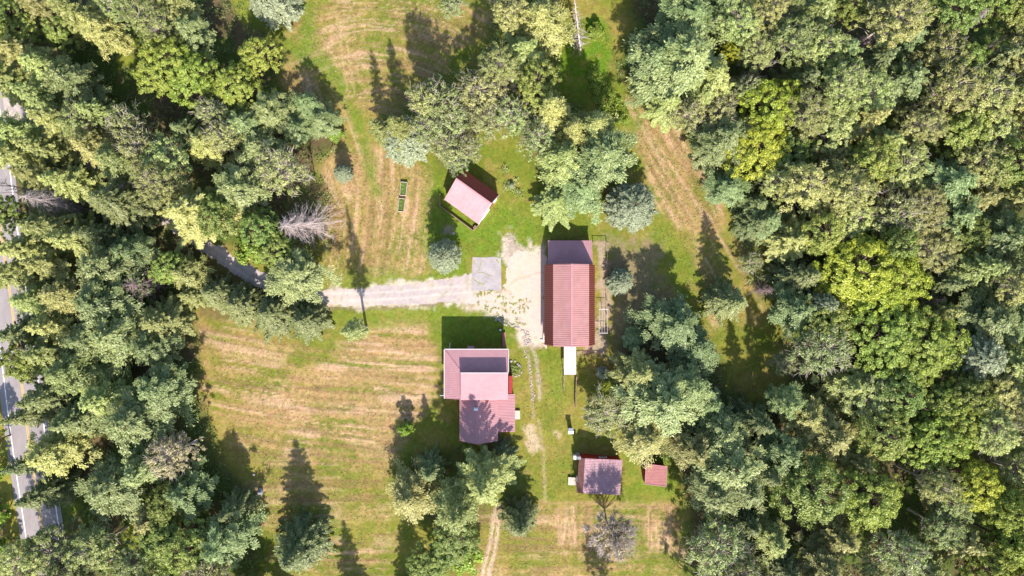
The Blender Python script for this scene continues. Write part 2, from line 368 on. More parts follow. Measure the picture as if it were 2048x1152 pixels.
# bare and worn spots
def worn(P, col, k, sf=10, breakup=0.5):
    global C
    sd = poly_sd(Uw, Vw, P); m = sstep(-sf, sf, sd + (n_small-0.5)*40*breakup + (n_fine-0.5)*14*breakup)*k
    C = mixc(C, col, m)
gcol = np.array((0.62, 0.50, 0.42))
worn([(1000, 470), (1020, 455), (1040, 500), (1090, 500), (1090, 690), (1050, 690), (1035, 655), (1000, 640), (920, 612), (700, 612), (640, 612), (640, 575), (940, 555), (1010, 590)], gcol, 0.8, 9, 0.7)
worn([(1010, 455), (1024, 455), (1050, 520), (1015, 525)], (0.36, 0.28, 0.23), 0.7, 8)
worn([(1190, 480), (1215, 480), (1215, 715), (1150, 712), (1190, 690)], (0.40, 0.30, 0.22), 0.8, 6)
worn([(1215, 480), (1320, 490), (1330, 560), (1310, 700), (1225, 720), (1218, 600)], (0.26, 0.185, 0.13), 0.6, 22, 1.8)
worn([(1054, 850), (1072, 850), (1076, 885), (1060, 905), (1048, 885)], (0.50, 0.38, 0.24), 0.9, 6)
worn([(1100, 862), (1122, 868), (1124, 876), (1106, 872)], (0.48, 0.36, 0.22), 0.7, 4)
worn([(886, 455), (908, 452), (910, 475), (890, 478)], (0.33, 0.25, 0.2), 0.8, 8)
worn([(1060, 480), (1070, 485), (1068, 500), (1060, 497)], (0.5, 0.40, 0.31), 0.9, 4)
for P, w, c, k in (([(1052, 660), (1066, 705), (1076, 745), (1080, 800)], 3, (0.46, 0.38, 0.30), 0.6), ([(1040, 650), (1055, 710), (1062, 760), (1068, 840)], 2.2, (0.44, 0.35, 0.26), 0.45),
                   ([(994, 1012), (985, 1060), (975, 1110), (966, 1160), (955, 1300)], 3.5, (0.54, 0.40, 0.27), 0.9), ([(1003, 1010), (997, 1060), (988, 1110), (978, 1160), (968, 1300)], 3.5, (0.54, 0.40, 0.27), 0.9),
                   ([(1078, 840), (1086, 900), (1090, 1000)], 3, (0.44, 0.33, 0.18), 0.5), ([(1080, 1002), (1200, 1008), (1330, 1016)], 3, (0.33, 0.23, 0.10), 0.7),
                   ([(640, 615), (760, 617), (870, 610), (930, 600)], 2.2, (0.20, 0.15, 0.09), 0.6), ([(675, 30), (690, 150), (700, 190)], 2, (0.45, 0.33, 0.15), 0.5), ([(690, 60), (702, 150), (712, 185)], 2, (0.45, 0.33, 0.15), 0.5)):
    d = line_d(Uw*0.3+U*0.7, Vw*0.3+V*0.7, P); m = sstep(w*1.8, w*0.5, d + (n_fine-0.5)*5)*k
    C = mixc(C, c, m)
# forest floor: needles, leaf litter and moss, some grass
for P, k in ((FOREST_L, 0.93), (FOREST_R, 0.93), (GROVE, 0.55), (GROVE_S, 0.6)):
    sd = poly_sd(Uw, Vw, P); m = sstep(-10, 26, sd)*k
    fl = mixc(np.zeros_like(C) + np.array((0.115, 0.085, 0.045), np.float32), (0.085, 0.125, 0.025), sstep(0.38, 0.58, n_mid))
    fl = mixc(fl, (0.20, 0.13, 0.075), 0.6*sstep(0.6, 0.75, n_small))
    C = C*(1-m[..., None]) + fl*m[..., None]; Z *= (1-m)
# the grass verge by the road and the open patches under the trees
d = line_d(U, V, [(-85, 300), (-58, 480), (-34, 640), (-13, 800), (10, 950), (25, 1050), (48, 1200)])
C = mixc(C, (0.30, 0.27, 0.045), sstep(26, 10, np.abs(d) + (n_small-0.5)*14)*0.85)
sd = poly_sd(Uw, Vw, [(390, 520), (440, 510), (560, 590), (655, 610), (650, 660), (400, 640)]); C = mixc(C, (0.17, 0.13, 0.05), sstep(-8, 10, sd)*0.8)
for P in ([(245, 60), (275, 65), (280, 135), (240, 140)], [(462, -20), (500, -20), (510, 25), (480, 40)], [(130, 990), (165, 1000), (150, 1030)], [(255, 1020), (285, 1030), (270, 1120), (240, 1110)]):
    C = mixc(C, (0.20, 0.23, 0.03), sstep(-8, 8, poly_sd(Uw, Vw, P))*0.9)
C *= 0.86*(0.80 + 0.40*n_fine)[..., None]
# flat where things stand
flat = np.zeros(U.shape)
for P in ([(640, 560), (960, 540), (1010, 440), (1095, 440), (1225, 470), (1225, 830), (1060, 880), (880, 900), (880, 640), (640, 620)], [(870, 330), (1010, 330), (1010, 470), (870, 470)], [(1120, 840), (1350, 840), (1350, 1000), (1120, 1000)], [(-200, -200), (140, -200), (140, 1300), (-200, 1300)]):
    flat = np.maximum(flat, sstep(-25, 0, poly_sd(U, V, P)))
Z = Z*(1-flat)
far = np.maximum(np.abs(X)-118, np.abs(Y)-70) > 0
Z[far] = 0
ny, nx = X.shape
idx = np.arange(ny*nx).reshape(ny, nx)
F = np.stack([idx[:-1, :-1], idx[:-1, 1:], idx[1:, 1:], idx[1:, :-1]], -1).reshape(-1, 4)
me = np_mesh('ground', np.stack([X, Y, Z], -1).reshape(-1, 3), F, M['soil'], col=C.reshape(-1, 3), smooth=True)
tag(link('ground', me), 'mown meadow, lawn and woodland floor around the buildings', kind='structure')

def sheet(name, mask_fn, box, z, res, mat, colour_fn, label):
    """irregular-edged sheet cut out of a fine grid by mask_fn(U, V) > 0"""
    x0, y0, x1, y1 = box
    xs = np.arange(x0, x1+res, res); ys = np.arange(y0, y1+res, res)
    u, v = np.meshgrid(xs, ys); m = mask_fn(u, v) > 0
    i = np.arange(u.size).reshape(u.shape)
    f = np.stack([i[1:, :-1], i[1:, 1:], i[:-1, 1:], i[:-1, :-1]], -1)
    keep = m[:-1, :-1] & m[1:, 1:] & m[1:, :-1] & m[:-1, 1:]
    f = f[keep].reshape(-1, 4)
    used = np.unique(f); remap = np.zeros(u.size, np.int64); remap[used] = np.arange(len(used))
    P = np.stack([(u-1024)/10, (576-v)/10, np.full(u.shape, z)], -1).reshape(-1, 3)[used]
    o = link(name, np_mesh(name, P, remap[f], mat, col=colour_fn(u, v).reshape(-1, 3)[used], smooth=True))
    return tag(o, label, kind='structure')

DRIVE = [(-60, 175), (0, 205), (60, 240), (180, 320), (300, 410), (380, 470), (430, 503), (500, 548), (560, 580), (640, 594), (720, 594), (800, 590), (870, 583), (950, 577)]
def drive_mask(u, v):
    w = np.interp(u, [0, 500, 640, 860, 950], [17, 16, 16, 22, 31])
    return w - line_d(u, v, DRIVE) + (fbm(u, v, 14, 41)-0.5)*13 + (fbm(u, v, 60, 45)-0.5)*8 + (fbm(u, v, 5, 46)-0.5)*6
def drive_col(u, v):
    c = np.zeros(u.shape+(3,), np.float32) + np.array((0.385, 0.325, 0.305), np.float32)
    d = line_d(u, v, DRIVE)
    c = mixc(c, (0.48, 0.385, 0.33), 0.75*sstep(0.42, 0.62, fbm(u, v, 50, 31)+0.12*sstep(2, 14, v-np.interp(u, [0, 500, 640, 950], [200, 548, 594, 577]))))
    c = mixc(c, (0.56, 0.47, 0.41), 0.5*sstep(4, 0, np.abs(d-7)))
    c = mixc(c, (0.30, 0.29, 0.14), 0.5*sstep(0.62, 0.72, fbm(u, v, 12, 35)))
    return c*(0.8+0.4*fbm(u, v, 4, 37))[..., None]
sheet('driveway', drive_mask, (-80, 140, 952, 640), 0.012, 2.0, M['gravel'], drive_col, 'grey gravel driveway winding from the road to the yard')
YARD = [(1012, 512), (1040, 500), (1060, 512), (1092, 502), (1092, 690), (1075, 672), (1060, 668), (1046, 655), (1036, 640), (1004, 634), (975, 618), (925, 604), (938, 582), (1000, 586), (1006, 560)]
def yard_mask(u, v):
    weeds = sstep(0.60, 0.66, fbm(u, v, 15, 51))*sstep(1062, 1030, u)*sstep(575, 590, v)
    return poly_sd(u, v, YARD) + (fbm(u, v, 22, 55)-0.5)*30 + (fbm(u, v, 6, 58)-0.5)*12 - 40*weeds
def yard_col(u, v):
    c = np.zeros(u.shape+(3,), np.float32) + np.array((0.53, 0.395, 0.335), np.float32)
    c = mixc(c, (0.50, 0.40, 0.31), 0.8*sstep(0.45, 0.65, fbm(u, v, 40, 61)))
    c = mixc(c, (0.48, 0.36, 0.24), 0.8*sstep(0.60, 0.70, fbm(u, v, 10, 63))*sstep(1060, 1030, u + (v-560)*0.1))
    c = mixc(c, (0.44, 0.33, 0.25), 0.8*sstep(3.0, 1.0, line_d(u, v, [(1005, 585), (1030, 560), (1075, 546), (1092, 545)]) + (fbm(u, v, 8, 66)-0.5)*4))
    return c*(0.91+0.18*fbm(u, v, 4, 65))[..., None]
sheet('gravel_yard', yard_mask, (915, 490, 1096, 700), 0.020, 1.5, M['gravel'], yard_col, 'pale sandy gravel yard between the barn and the concrete pad')

# concrete pad with weedy cracks
mb = MB(); mb.slab([G(945, 514, 0.03), G(942, 581, 0.03), G(1003, 581, 0.03), G(1002.5, 562, 0.03), G(1002, 516, 0.03), G(985, 513.5, 0.03), G(968, 515, 0.03)], 0.09)
pad = tag(mb.build('concrete_pad', M['concrete']), 'square grey concrete parking pad beside the gravel driveway', kind='structure')
for P in ([(964, 520), (959, 536), (957, 546), (966, 545), (975, 549), (984, 553)], [(948, 520), (951, 530)], [(992, 519), (998, 526)], [(944, 556), (957, 566), (969, 569)]):
    mb = MB()
    for a, b in zip(P[:-1], P[1:]): mb.bar(G(*a, 0.036), G(*b, 0.036), 0.14 if len(P) > 3 else 0.22, 0.02)
    mb.build('weedy_crack', M['crack'], pad)

# the road with its painted lines
RC = [(-95, -60), (-62, 80), (-36, 210), (-14, 340), (2, 467), (22, 600), (38, 722), (53, 845), (68, 950), (83, 1048), (100, 1165), (118, 1290)]
def offset_line(P, d):
    P = np.array(P, float); t = np.gradient(P, axis=0); t /= np.linalg.norm(t, axis=1)[:, None]
    return P + np.stack([t[:, 1], -t[:, 0]], -1)*d*-1
def ribbon(name, P, a, b, z, mat, parent=None):
    A = offset_line(P, a); B = offset_line(P, b)
    Vv = [G(*p, z) for p in A] + [G(*p, z) for p in B]; n = len(P)
    f = [(i, i+1, n+i+1, n+i) for i in range(n-1)]
    me = np_mesh(name, Vv, f, mat); return link(name, me, parent)
road = tag(ribbon('road', RC, -43, 46, 0.03, M['asphalt']), 'two lane grey asphalt road with yellow centre lines', kind='structure')
ribbon('edge_line', RC, 33.4, 35.2, 0.036, M['line_white'], road); ribbon('edge_line', RC, -34.6, -32.6, 0.036, M['line_white'], road)
ribbon('centre_line', RC, 0.8, 2.0, 0.036, M['line_yellow'], road); ribbon('centre_line', RC, -2.0, -0.8, 0.036, M['line_yellow'], road)

# ------------------------------------------------------------------ roofs and walls
def roof_face(pts, mat, parent, name='roof', t=0.10):
    return MB().slab(pts, t).build(name, mat, parent)
def add_ribs(pts, down, spacing, mat, parent, w=0.07, h=0.05, name='roof_rib'):
    """raised seams of a metal roof running along `down`; one joined piece of the roof face"""
    P = [Vector(p) for p in pts]
    nrm = Vector((0, 0, 0))
    for i in range(len(P)): nrm += P[i].cross(P[(i+1) % len(P)])
    nrm.normalize(); d = Vector(down); d = (d - nrm*d.dot(nrm)).normalized(); e = nrm.cross(d)
    o = P[0]; q = [((p-o).dot(e), (p-o).dot(d)) for p in P]
    lo = min(a for a, _ in q); hi = max(a for a, _ in q); mb = MB(); k = lo + spacing*0.5
    while k < hi:
        ys = []
        for i in range(len(q)):
            (a0, b0), (a1, b1) = q[i], q[(i+1) % len(q)]
            if (a0-k)*(a1-k) < 0: ys.append(b0 + (k-a0)/(a1-a0)*(b1-b0))
        if len(ys) >= 2:
            y0, y1 = min(ys)+0.02, max(ys)-0.02
            if y1-y0 > 0.1: mb.bar(o + e*k + d*y0 + nrm*h*0.45, o + e*k + d*y1 + nrm*h*0.45, w, h, nrm)
        k += spacing
    ob = mb.build(name, mat, parent); ob['kind'] = 'stuff'
    return ob
def ribbed(pts, down, parent, mat='roof', spacing=0.34, w=0.07, h=0.05, t=0.1):
    r = roof_face(pts, M[mat], parent, t=t)
    add_ribs(pts, down, spacing, M[mat+'_rib'] if mat+'_rib' in M else M[mat], r, w, h)
    return r
def wall_loop(pts, z0, z1, mat, parent, name='wall'):
    """closed ring of vertical walls; z1 may be a list of heights per corner"""
    zz = z1 if isinstance(z1, (list, tuple)) else [z1]*len(pts)
    mb = MB(); n = len(pts)
    for i in range(n):
        j = (i+1) % n
        mb.poly([(*pts[i][:2], z0), (*pts[j][:2], z0), (*pts[j][:2], zz[j]), (*pts[i][:2], zz[i])])
    return mb.build(name, mat, parent)
def opening(parent, name, c, w, h, rz, mat, frame='white', sill=True):
    """window or door lying on a wall: c = centre on the wall, rz = direction of the outward normal"""
    nx_, ny_ = math.cos(rz), math.sin(rz)
    fr = MB()
    for dx, dz, ww, hh in ((-w/2, 0, .1, h+.1), (w/2, 0, .1, h+.1), (0, h/2, w-.1, .1), (0, -h/2, w-.1, .1)):
        fr.box((c[0]-ny_*dx+nx_*.03, c[1]+nx_*dx+ny_*.03, c[2]+dz), (.07, ww, hh), rz)
    o = MB().box((c[0]+nx_*.015, c[1]+ny_*.015, c[2]), (.05, w-.1, h-.1), rz).build(name, mat, parent)
    fr.build('frame', M[frame], o)
    return o

# ---- the house
house = thing('farmhouse', 'farmhouse with red metal roofs, raised upper storey and rear wing', 'house', (0, 0, 0))
zl, zi = 5.0, 6.1
nw, ne = G(889, 699, zl), G(1017, 699, zl); sw, se = G(889, 797, zl), G(1017.5, 797, zl)
zu, zs = 7.55, 6.75
ux0, ux1 = G(921, 746, 7.6)[0], G(1016, 746, 7.6)[0]
uyn, uys = G(921, 746, zu)[1], G(921, 800, zs)[1]
a, b = (ux0+0.35, uyn-0.35, zi), (ne[0], uyn-0.35, zi)
ribbed([nw, a, b, ne], (0, 1, 0), house, spacing=0.40, w=0.06, h=0.035)
c_ = (ux0+0.35, sw[1], zi)
ribbed([nw, sw, c_, a], (-1, 0, 0), house, spacing=0.34)
MB().bar(Vector(nw)+Vector((0.05, -0.05, 0.05)), Vector(a)+Vector((0, 0, 0.06)), 0.16, 0.07).build('hip_cap', M['roof_rib'], house)
wall_loop([(nw[0]+.35, sw[1]+.1), (ne[0]-.35, sw[1]+.1), (ne[0]-.35, ne[1]-.4), (nw[0]+.35, nw[1]-.4)], 0, [5.1, 5.1, 5.06, 5.06], M['red_wall'], house)
wall_loop([(ux0+.35, uys+.45), (ux1-.35, uys+.45), (ux1-.35, uyn-.35), (ux0+.35, uyn-.35)], 4.8, [6.7, 6.7, 7.35, 7.35], M['red_wall'], house, 'upper_wall')
up = [(ux0, uyn, zu), (ux0, uys, zs), (ux1, uys, zs), (ux1, uyn, zu)]
ribbed(up, (0, -1, 0), house, spacing=0.42, w=0.05, h=0.03, t=0.14)
MB().box(((ux0+ux1)/2, uyn+0.03, zu-0.07), (ux1-ux0, 0.06, 0.2)).build('fascia', M['white'], house)
for k in (0.18, 0.5, 0.8):
    opening(house, 'window', (ux0+(ux1-ux0)*k, uyn-.35, 6.75), 1.0, 0.7, math.pi/2, M['glass'])
for k in (0.15, 0.36, 0.62, 0.85):
    opening(house, 'window', (nw[0]+(ne[0]-nw[0])*k, nw[1]-.4, 3.6), 0.9, 1.3, math.pi/2, M['glass'])
# eaves trim and gutters
mb = MB(); mb.bar((nw[0]-.04, nw[1]+.06, zl-.05), (ne[0]+.04, ne[1]+.06, zl-.05), .09, .12); mb.build('gutter', M['white'], house)
mb = MB(); mb.bar((nw[0]-.06, nw[1], zl-.05), (sw[0]-.06, sw[1], zl-.05), .08, .12); mb.build('gutter', M['white'], house)
mb = MB(); mb.bar((ne[0]+.03, ne[1], zl+.02), (ne[0]+.03, uyn, zi-.02), .1, .14); mb.build('rake_board', M['white'], house)
mb = MB(); mb.tube(G(899, 702, 4.6), G(900, 686, 0.5), .06); mb.build('downspout', M['white'], house)
mb = MB(); mb.tube((sw[0]-.1, sw[1]+.55, 4.9), (sw[0]-.9, sw[1]+.55, 4.85), .05); mb.build('gutter_outlet', M['metal'], house)
mb = MB(); x, y, _ = G(943, 696, 0); mb.slab([(x-.65, nw[1]+.45, 2.4), (x-.65, nw[1]-.38, 2.75), (x+.65, nw[1]-.38, 2.75), (x+.65, nw[1]+.45, 2.4)], .07); mb.build('door_hood', M['roof'], house)
# rear wing
ze, zr = 3.2, 6.3
yN, yS = sw[1]+0.35, G(954, 889, zr)[1]
xl, xr = G(919, 840, ze)[0], G(996, 840, ze)[0]; xm = G(954, 840, zr)[0]
rW = [(xl, yN, ze), (xl, yS, ze), (xm, yS, zr), (xm, yN+1.1, zr)]
rE = [(xm, yN+1.1, zr), (xm, yS, zr), (xr, yS, ze), (xr, yN, ze)]
ribbed([(xl, yN-0.33, ze), (xl, yS, ze), (xm, yS, zr), (xm, yN-0.33, zr)], (-1, 0, 0), house, spacing=0.38, w=0.05, h=0.03)
ribbed([(xm, yN-0.33, zr), (xm, yS, zr), (xr, yS, ze), (xr, yN-0.33, ze)], (1, 0, 0), house, spacing=0.38, w=0.05, h=0.03)
# small cricket where the wing roof runs into the main roof
MB().poly([(xm, yN-.34, zr+.012), (xm-1.0, yN-.34, zr-0.78), (xm, yN+1.25, zr+.012)]) 
cr = MB(); cr.poly([(xm-1.1, yN-.3, zr-.6), (xm, yN-.3, zr+.3), (xm-.1, yN+1.3, zr+.35)]); cr.poly([(xm, yN-.3, zr+.3), (xm+1.3, yN-.3, zr-.6), (xm-.1, yN+1.3, zr+.35)]); cr.build('roof_cricket', M['roof'], house)
MB().bar((xm, yN-.4, zr+.03), (xm, yS, zr+.03), .22, .06).build('ridge_cap', M['roof_rib'], house)
wall_loop([(xl+.3, yS+.3), (xm, yS+.3), (xr-.3, yS+.3), (xr-.3, yN), (xl+.3, yN)], 0, [ze, zr-.25, ze, ze, ze], M['red_wall'], house, 'wing_wall')
opening(house, 'window', (xl+2.2, yS+.3, 1.7), 1.0, 1.3, -math.pi/2, M['glass']); opening(house, 'window', (xr-2.2, yS+.3, 1.7), 1.0, 1.3, -math.pi/2, M['glass'])
opening(house, 'window', (xl+.3, yN-4.2, 1.8), 1.0, 1.3, math.pi, M['glass'])
# side extension
e0, e1 = G(996, 790, 3.1), G(1030, 863, 2.5)
pE = [(xr-.12, G(1000, 789, 3.0)[1], 3.12), (xr-.12, e1[1], 3.12), (e1[0], e1[1], 2.5), (e1[0], G(1000, 789, 3.0)[1], 2.5)]
ribbed(pE, (1, 0, 0), house, spacing=0.30)
wall_loop([(xr-.2, e1[1]+.2), (e1[0]-.3, e1[1]+.2), (e1[0]-.3, pE[0][1]-.25), (xr-.2, pE[0][1]-.25)], 0, [3, 2.4, 2.4, 3], M['red_wall'], house, 'extension_wall')
opening(house, 'door', (e1[0]-.3, G(0, 830, 1)[1], 1.25), 1.0, 2.0, 0, M['white'])
x, y, _ = G(1034.5, 830, .5); st = MB(); st.box((x, y, .22), (1.1, 1.7, .44)).build('entry_step', M['cream'], house)
mb = MB(); mb.box((G(1021, 770, 3)[0], G(1021, 770, 3)[1], 1.3), (.7, 3.4, 2.6)); mb.build('side_porch', M['red_wall'], house)
# chimney pipe with two metal caps
ch = MB().box((xm-.18, G(954, 818, 6.6)[1], 6.35), (.75, .55, .9)).build('chimney', M['metal'], house)
for dx in (-.18, .18):
    MB().tube((xm-.18+dx, G(954, 818, 6.6)[1], 6.8), (xm-.18+dx, G(954, 818, 6.6)[1], 7.1), .13, .16, 10).build('chimney_cap', M['white'], ch)
# side bench / ramp beside the north east corner
x, y, _ = G(1008, 680, .6); rp = thing('wooden_ramp', 'narrow red-brown wooden ramp in the shade at the house corner', 'ramp', (x, y, 0))
for k in range(6): MB().box((0, -1.25+k*.5, .34+.02*k), (.62, .47, .06)).build('plank', M['roof_dark'], rp)
for k in (-1.2, 0, 1.2): MB().box((0, k, .15), (.5, .1, .3)).build('bearer', M['wood'], rp)
x, y, _ = G(1000, 659, .3); bk = thing('bucket', 'small black bucket with pale lid standing on the shaded lawn', 'bucket', (x, y, 0))
MB().tube((0, 0, 0), (0, 0, .42), .2, .26, 12).build('pail', M['dark'], bk); MB().tube((.08, -.1, .421), (.08, -.1, .46), .2, .2, 12).build('lid', M['white'], bk)

# ---- the barn with gambrel roof, lean-to and covered walkway
barn = thing('barn', 'long red barn with ribbed gambrel roof beside the gravel yard', 'barn')
bx = 11.26; yb0, yb1 = -11.12, 4.53; zE, zB, zR = 3.0, 6.35, 7.8; hE, hB = 4.92, 3.36
for s in (-1, 1):
    if s < 0:
        lo = [(bx-hE, yb1, zE), (bx-hE, yb0, zE), (bx-hB, yb0, zB), (bx-hB, yb1, zB)]; hi = [(bx-hB-.06, yb1, zB+.03), (bx-hB-.06, yb0, zB+.03), (bx, yb0, zR), (bx, yb1, zR)]
    else:
        lo = [(bx+hB, yb1, zB), (bx+hB, yb0, zB), (bx+hE, yb0, zE), (bx+hE, yb1, zE)]; hi = [(bx, yb1, zR), (bx, yb0, zR), (bx+hB+.06, yb0, zB+.03), (bx+hB+.06, yb1, zB+.03)]
    ribbed(lo, (s, 0, 0), barn, 'roof_barn', 0.40, 0.13, 0.07); ribbed(hi, (s, 0, 0), barn, 'roof_top', 0.40, 0.11, 0.06)  # steep lower slopes get the darker metal, their dimmer light painted in
MB().bar((bx, yb0-.03, zR+.03), (bx, yb1+.03, zR+.03), .3, .07).build('ridge_cap', M['roof_rib'], barn)
prof = [(-hE+.3, 0), (-hE+.3, zE-.05), (-hB+.1, zB-.2), (0, zR-.2), (hB-.1, zB-.2), (hE-.3, zE-.05), (hE-.3, 0)]
for yy, fl in ((yb0+.25, 1), (yb1-.2, -1)):
    mb = MB(); mb.poly([(bx+p, yy, z) for p, z in (prof if fl < 0 else prof[::-1])]); mb.build('gable_wall', M['red_wall'], barn)
for s in (-1, 1):
    mb = MB(); mb.poly([(bx+s*(hE-.3), yb0+.25, 0), (bx+s*(hE-.3), yb1-.2, 0), (bx+s*(hE-.3), yb1-.2, zE), (bx+s*(hE-.3), yb0+.25, zE)]); mb.build('side_wall', M['red_wall'], barn)
for yy in (-8.5, -3.0, 2.0):
    opening(barn, 'barn_door', (bx-hE+.3, yy, 1.3), 2.6, 2.5, math.pi, M['red_wall'])
    opening(barn, 'window', (bx+hE-.3, yy, 1.7), 1.0, 0.9, 0, M['glass'])
opening(barn, 'hayloft_door', (bx, yb0+.25, 5.0), 1.4, 1.5, -math.pi/2, M['white'])
la, lb = G(1096, 481, 2.6), G(1184, 481, 2.6)
lt = [(la[0], la[1], 2.6), (la[0], yb1-.22, 3.75), (lb[0], yb1-.22, 3.75), (lb[0], lb[1], 2.6)]
ribbed(lt, (0, 1, 0), barn, 'roof', 0.45, 0.05, 0.03)
wall_loop([(la[0]+.2, yb1-.2), (lb[0]-.2, yb1-.2), (lb[0]-.2, lb[1]-.25), (la[0]+.2, la[1]-.25)], 0, [3.6, 3.6, 2.5, 2.5], M['red_wall'], barn, 'lean_to_wall')
opening(barn, 'window', (la[0]+2.5, la[1]-.25, 1.5), 0.9, 0.9, math.pi/2, M['glass']); opening(barn, 'window', (lb[0]-2.5, la[1]-.25, 1.5), 0.9, 0.9, math.pi/2, M['glass'])
wk = thing('covered_walkway', 'narrow white metal roofed walkway attached to the barn end', 'walkway', G(1140, 720))
w0, w1_ = G(1128, 693, 2.5), G(1152, 749, 2.4); ox, oy, _ = wk.location
npan = 7; ya, yb = yb0+.2, w1_[1]
for k in range(npan):
    y0 = ya + (yb-ya)*k/npan; y1 = ya + (yb-ya)*(k+1)/npan + .02
    MB().slab([(w0[0]-ox, y0-oy, 2.5), (w0[0]-ox, y1-oy, 2.5), (w1_[0]-ox, y1-oy, 2.4), (w1_[0]-ox, y0-oy, 2.4)], .05).build('roof_panel', M['white_roof'], wk)
    MB().bar((w0[0]-ox, y1-oy, 2.53), (w1_[0]-ox, y1-oy, 2.43), .09, .05).build('seam', M['seam'], wk)
for yy in (ya-.4, (ya+yb)/2, yb+.2):
    for xx in (w0[0]+.12, w1_[0]-.12): MB().box((xx-ox, yy-oy, 1.18), (.12, .12, 2.36)).build('post', M['wood'], wk)

# ---- garage
gar = thing('garage', 'red garage with pink sunlit saltbox roof, turned askew to the barn', 'garage')
gr = [G(912, 357, 5.1), G(982, 407, 5.1)]; gn = [G(931, 341, 2.9), G(998, 389.5, 2.9)]; gs = [G(888.5, 399, 2.4), G(957, 448.5, 2.4)]
ax = (Vector(gr[1])-Vector(gr[0])).normalized(); pr = Vector((-ax.y, ax.x, 0))
ribbed([gr[0], gr[1], gn[1], gn[0]], pr, gar, 'roof_barn', 0.30, 0.10, 0.09); ribbed([gs[0], gs[1], gr[1], gr[0]], -pr, gar, 'roof', 0.9, 0.04, 0.02)  # slope turned from the sun takes the darker metal, shade painted into it
MB().bar(Vector(gr[0])+Vector((0, 0, .03)), Vector(gr[1])+Vector((0, 0, .03)), .3, .07).build('ridge_cap', M['roof_rib'], gar)
ins = lambda p, q, d: (Vector(p)*(1-d) + Vector(q)*d)
A0 = Vector(gn[0])+ax*.3-pr*.2; A1 = Vector(gn[1])-ax*.12-pr*.2; B0 = Vector(gs[0])+ax*.3+pr*.25; B1 = Vector(gs[1])-ax*.12+pr*.25
R0 = Vector(gr[0])+ax*.3; R1 = Vector(gr[1])-ax*.12
wall_loop([B0, B1, R1, A1, A0, R0], 0, [2.4, 2.4, 5.0, 2.85, 2.85, 5.0], M['red_wall'], gar)
rzg = math.atan2(ax.y, ax.x)
m_ = B1*.66 + A1*.34; opening(gar, 'garage_door', (m_.x, m_.y, 1.1), 2.5, 2.1, rzg, M['white'])
m_ = B1*.16 + A1*.84; opening(gar, 'door', (m_.x, m_.y, 1.05), .95, 2.0, rzg, M['white'])
for a_, b_ in ((gr[1], gn[1]), (gr[1], gs[1])):
    MB().bar(Vector(a_)+ax*.05-Vector((0, 0, .12)), Vector(b_)+ax*.05-Vector((0, 0, .12)), .07, .2).build('rake_board', M['white'], gar)
# low retaining wall round the grass terrace
rw = thing('retaining_wall', 'low weathered timber retaining wall round the garage terrace', 'wall')
for P in ([(880, 388), (880, 412)], [(880, 412), (946, 461)], [(946, 461), (957, 450)]):
    for k in range(2):
        MB().bar(G(*P[0], .18+.34*k), G(*P[1], .18+.34*k), .16-.03*k, .33).build('beam', M['wood'], rw)
MB().box(G(950, 455, .3), (.7, .5, .55), 0.8).build('corner_post', M['wood'], rw)

# ---- cottage with the brown west slope, and the small red shed
cot = thing('cottage', 'red cottage whose pink roof is dappled by the bare tree', 'cottage')
c = dict(nw=G(1158, 916, 2.9), nr=G(1170, 917, 4.1), ne=G(1245, 920, 2.7), se=G(1240, 990, 2.7), sr=G(1166, 986.5, 4.1), sw=G(1153, 985, 2.9))
cw = (Vector(c['nw'])-Vector(c['nr'])); cw.z = 0
MB().slab([c['nw'], c['sw'], c['sr'], c['nr']], .1).build('roof', M['shingle'], cot)
ribbed([c['nr'], c['sr'], c['se'], c['ne']], (1, 0, 0), cot, 'roof_cot', 0.5, 0.05, 0.03)
k1 = lambda p, dx, dy: (p[0]+dx, p[1]+dy)
wall_loop([k1(c['sw'], .25, .3), k1(c['sr'], 0, .3), k1(c['se'], -.3, .3), k1(c['ne'], -.3, -.02), k1(c['nr'], 0, -.02), k1(c['nw'], .25, -.02)], 0, [2.8, 4.0, 2.6, 2.6, 4.0, 2.8], M['red_wall'], cot)
m_ = (Vector(c['nr'])*.5+Vector(c['ne'])*.5); opening(cot, 'window', (m_.x, m_.y+.0, 1.7), 1.4, 1.1, math.pi/2-.03, M['glass'])
opening(cot, 'door', (c['sw'][0]+.28, c['sw'][1]+2.2, 1.0), .9, 1.95, math.pi, M['white'])
cc = MB().box(G(1157, 913, 2.5)[:2]+(1.9,), (.7, .55, 3.8)).build('chimney', M['boulder'], cot)
x, y, _ = G(1150, 914, 1); MB().box((x, y, .8), (.7, .8, 1.6)).build('meter_box', M['metal'], cot)
x, y, _ = G(1145, 962.5, .5); pt = MB().box((x, y, .42), (1.7, 1.55, .08)).build('porch_deck', M['cream'], cot)
for dx in (-.75, .75):
    for dy in (-.68, .68): MB().box((x+dx, y+dy, .19), (.1, .1, .38)).build('post', M['wood'], pt)
sh = thing('garden_shed', 'small square red shed with a flat-sloped red roof', 'shed')
q = [G(1292, 928, 2.7), G(1290, 968, 2.7), G(1332, 973, 2.3), G(1334, 933, 2.3)]
ribbed(q, (1, 0, 0), sh, 'roof_shed', 0.6, 0.04, 0.02)
for i in range(4):
    MB().bar(Vector(q[i])+Vector((0, 0, .03)), Vector(q[(i+1) % 4])+Vector((0, 0, .03)), .12, .06).build('trim', M['roof_rib'], sh)
wall_loop([k1(q[0], .05, -.1), k1(q[1], .05, .15), k1(q[2], -.15, .15), k1(q[3], -.15, -.1)], 0, [2.6, 2.6, 2.25, 2.25], M['red_wall'], sh)
opening(sh, 'door', (q[1][0]+.06, (q[0][1]+q[1][1])/2, 1.0), .9, 1.9, math.pi-.04, M['red_wall'], 'red_wall')

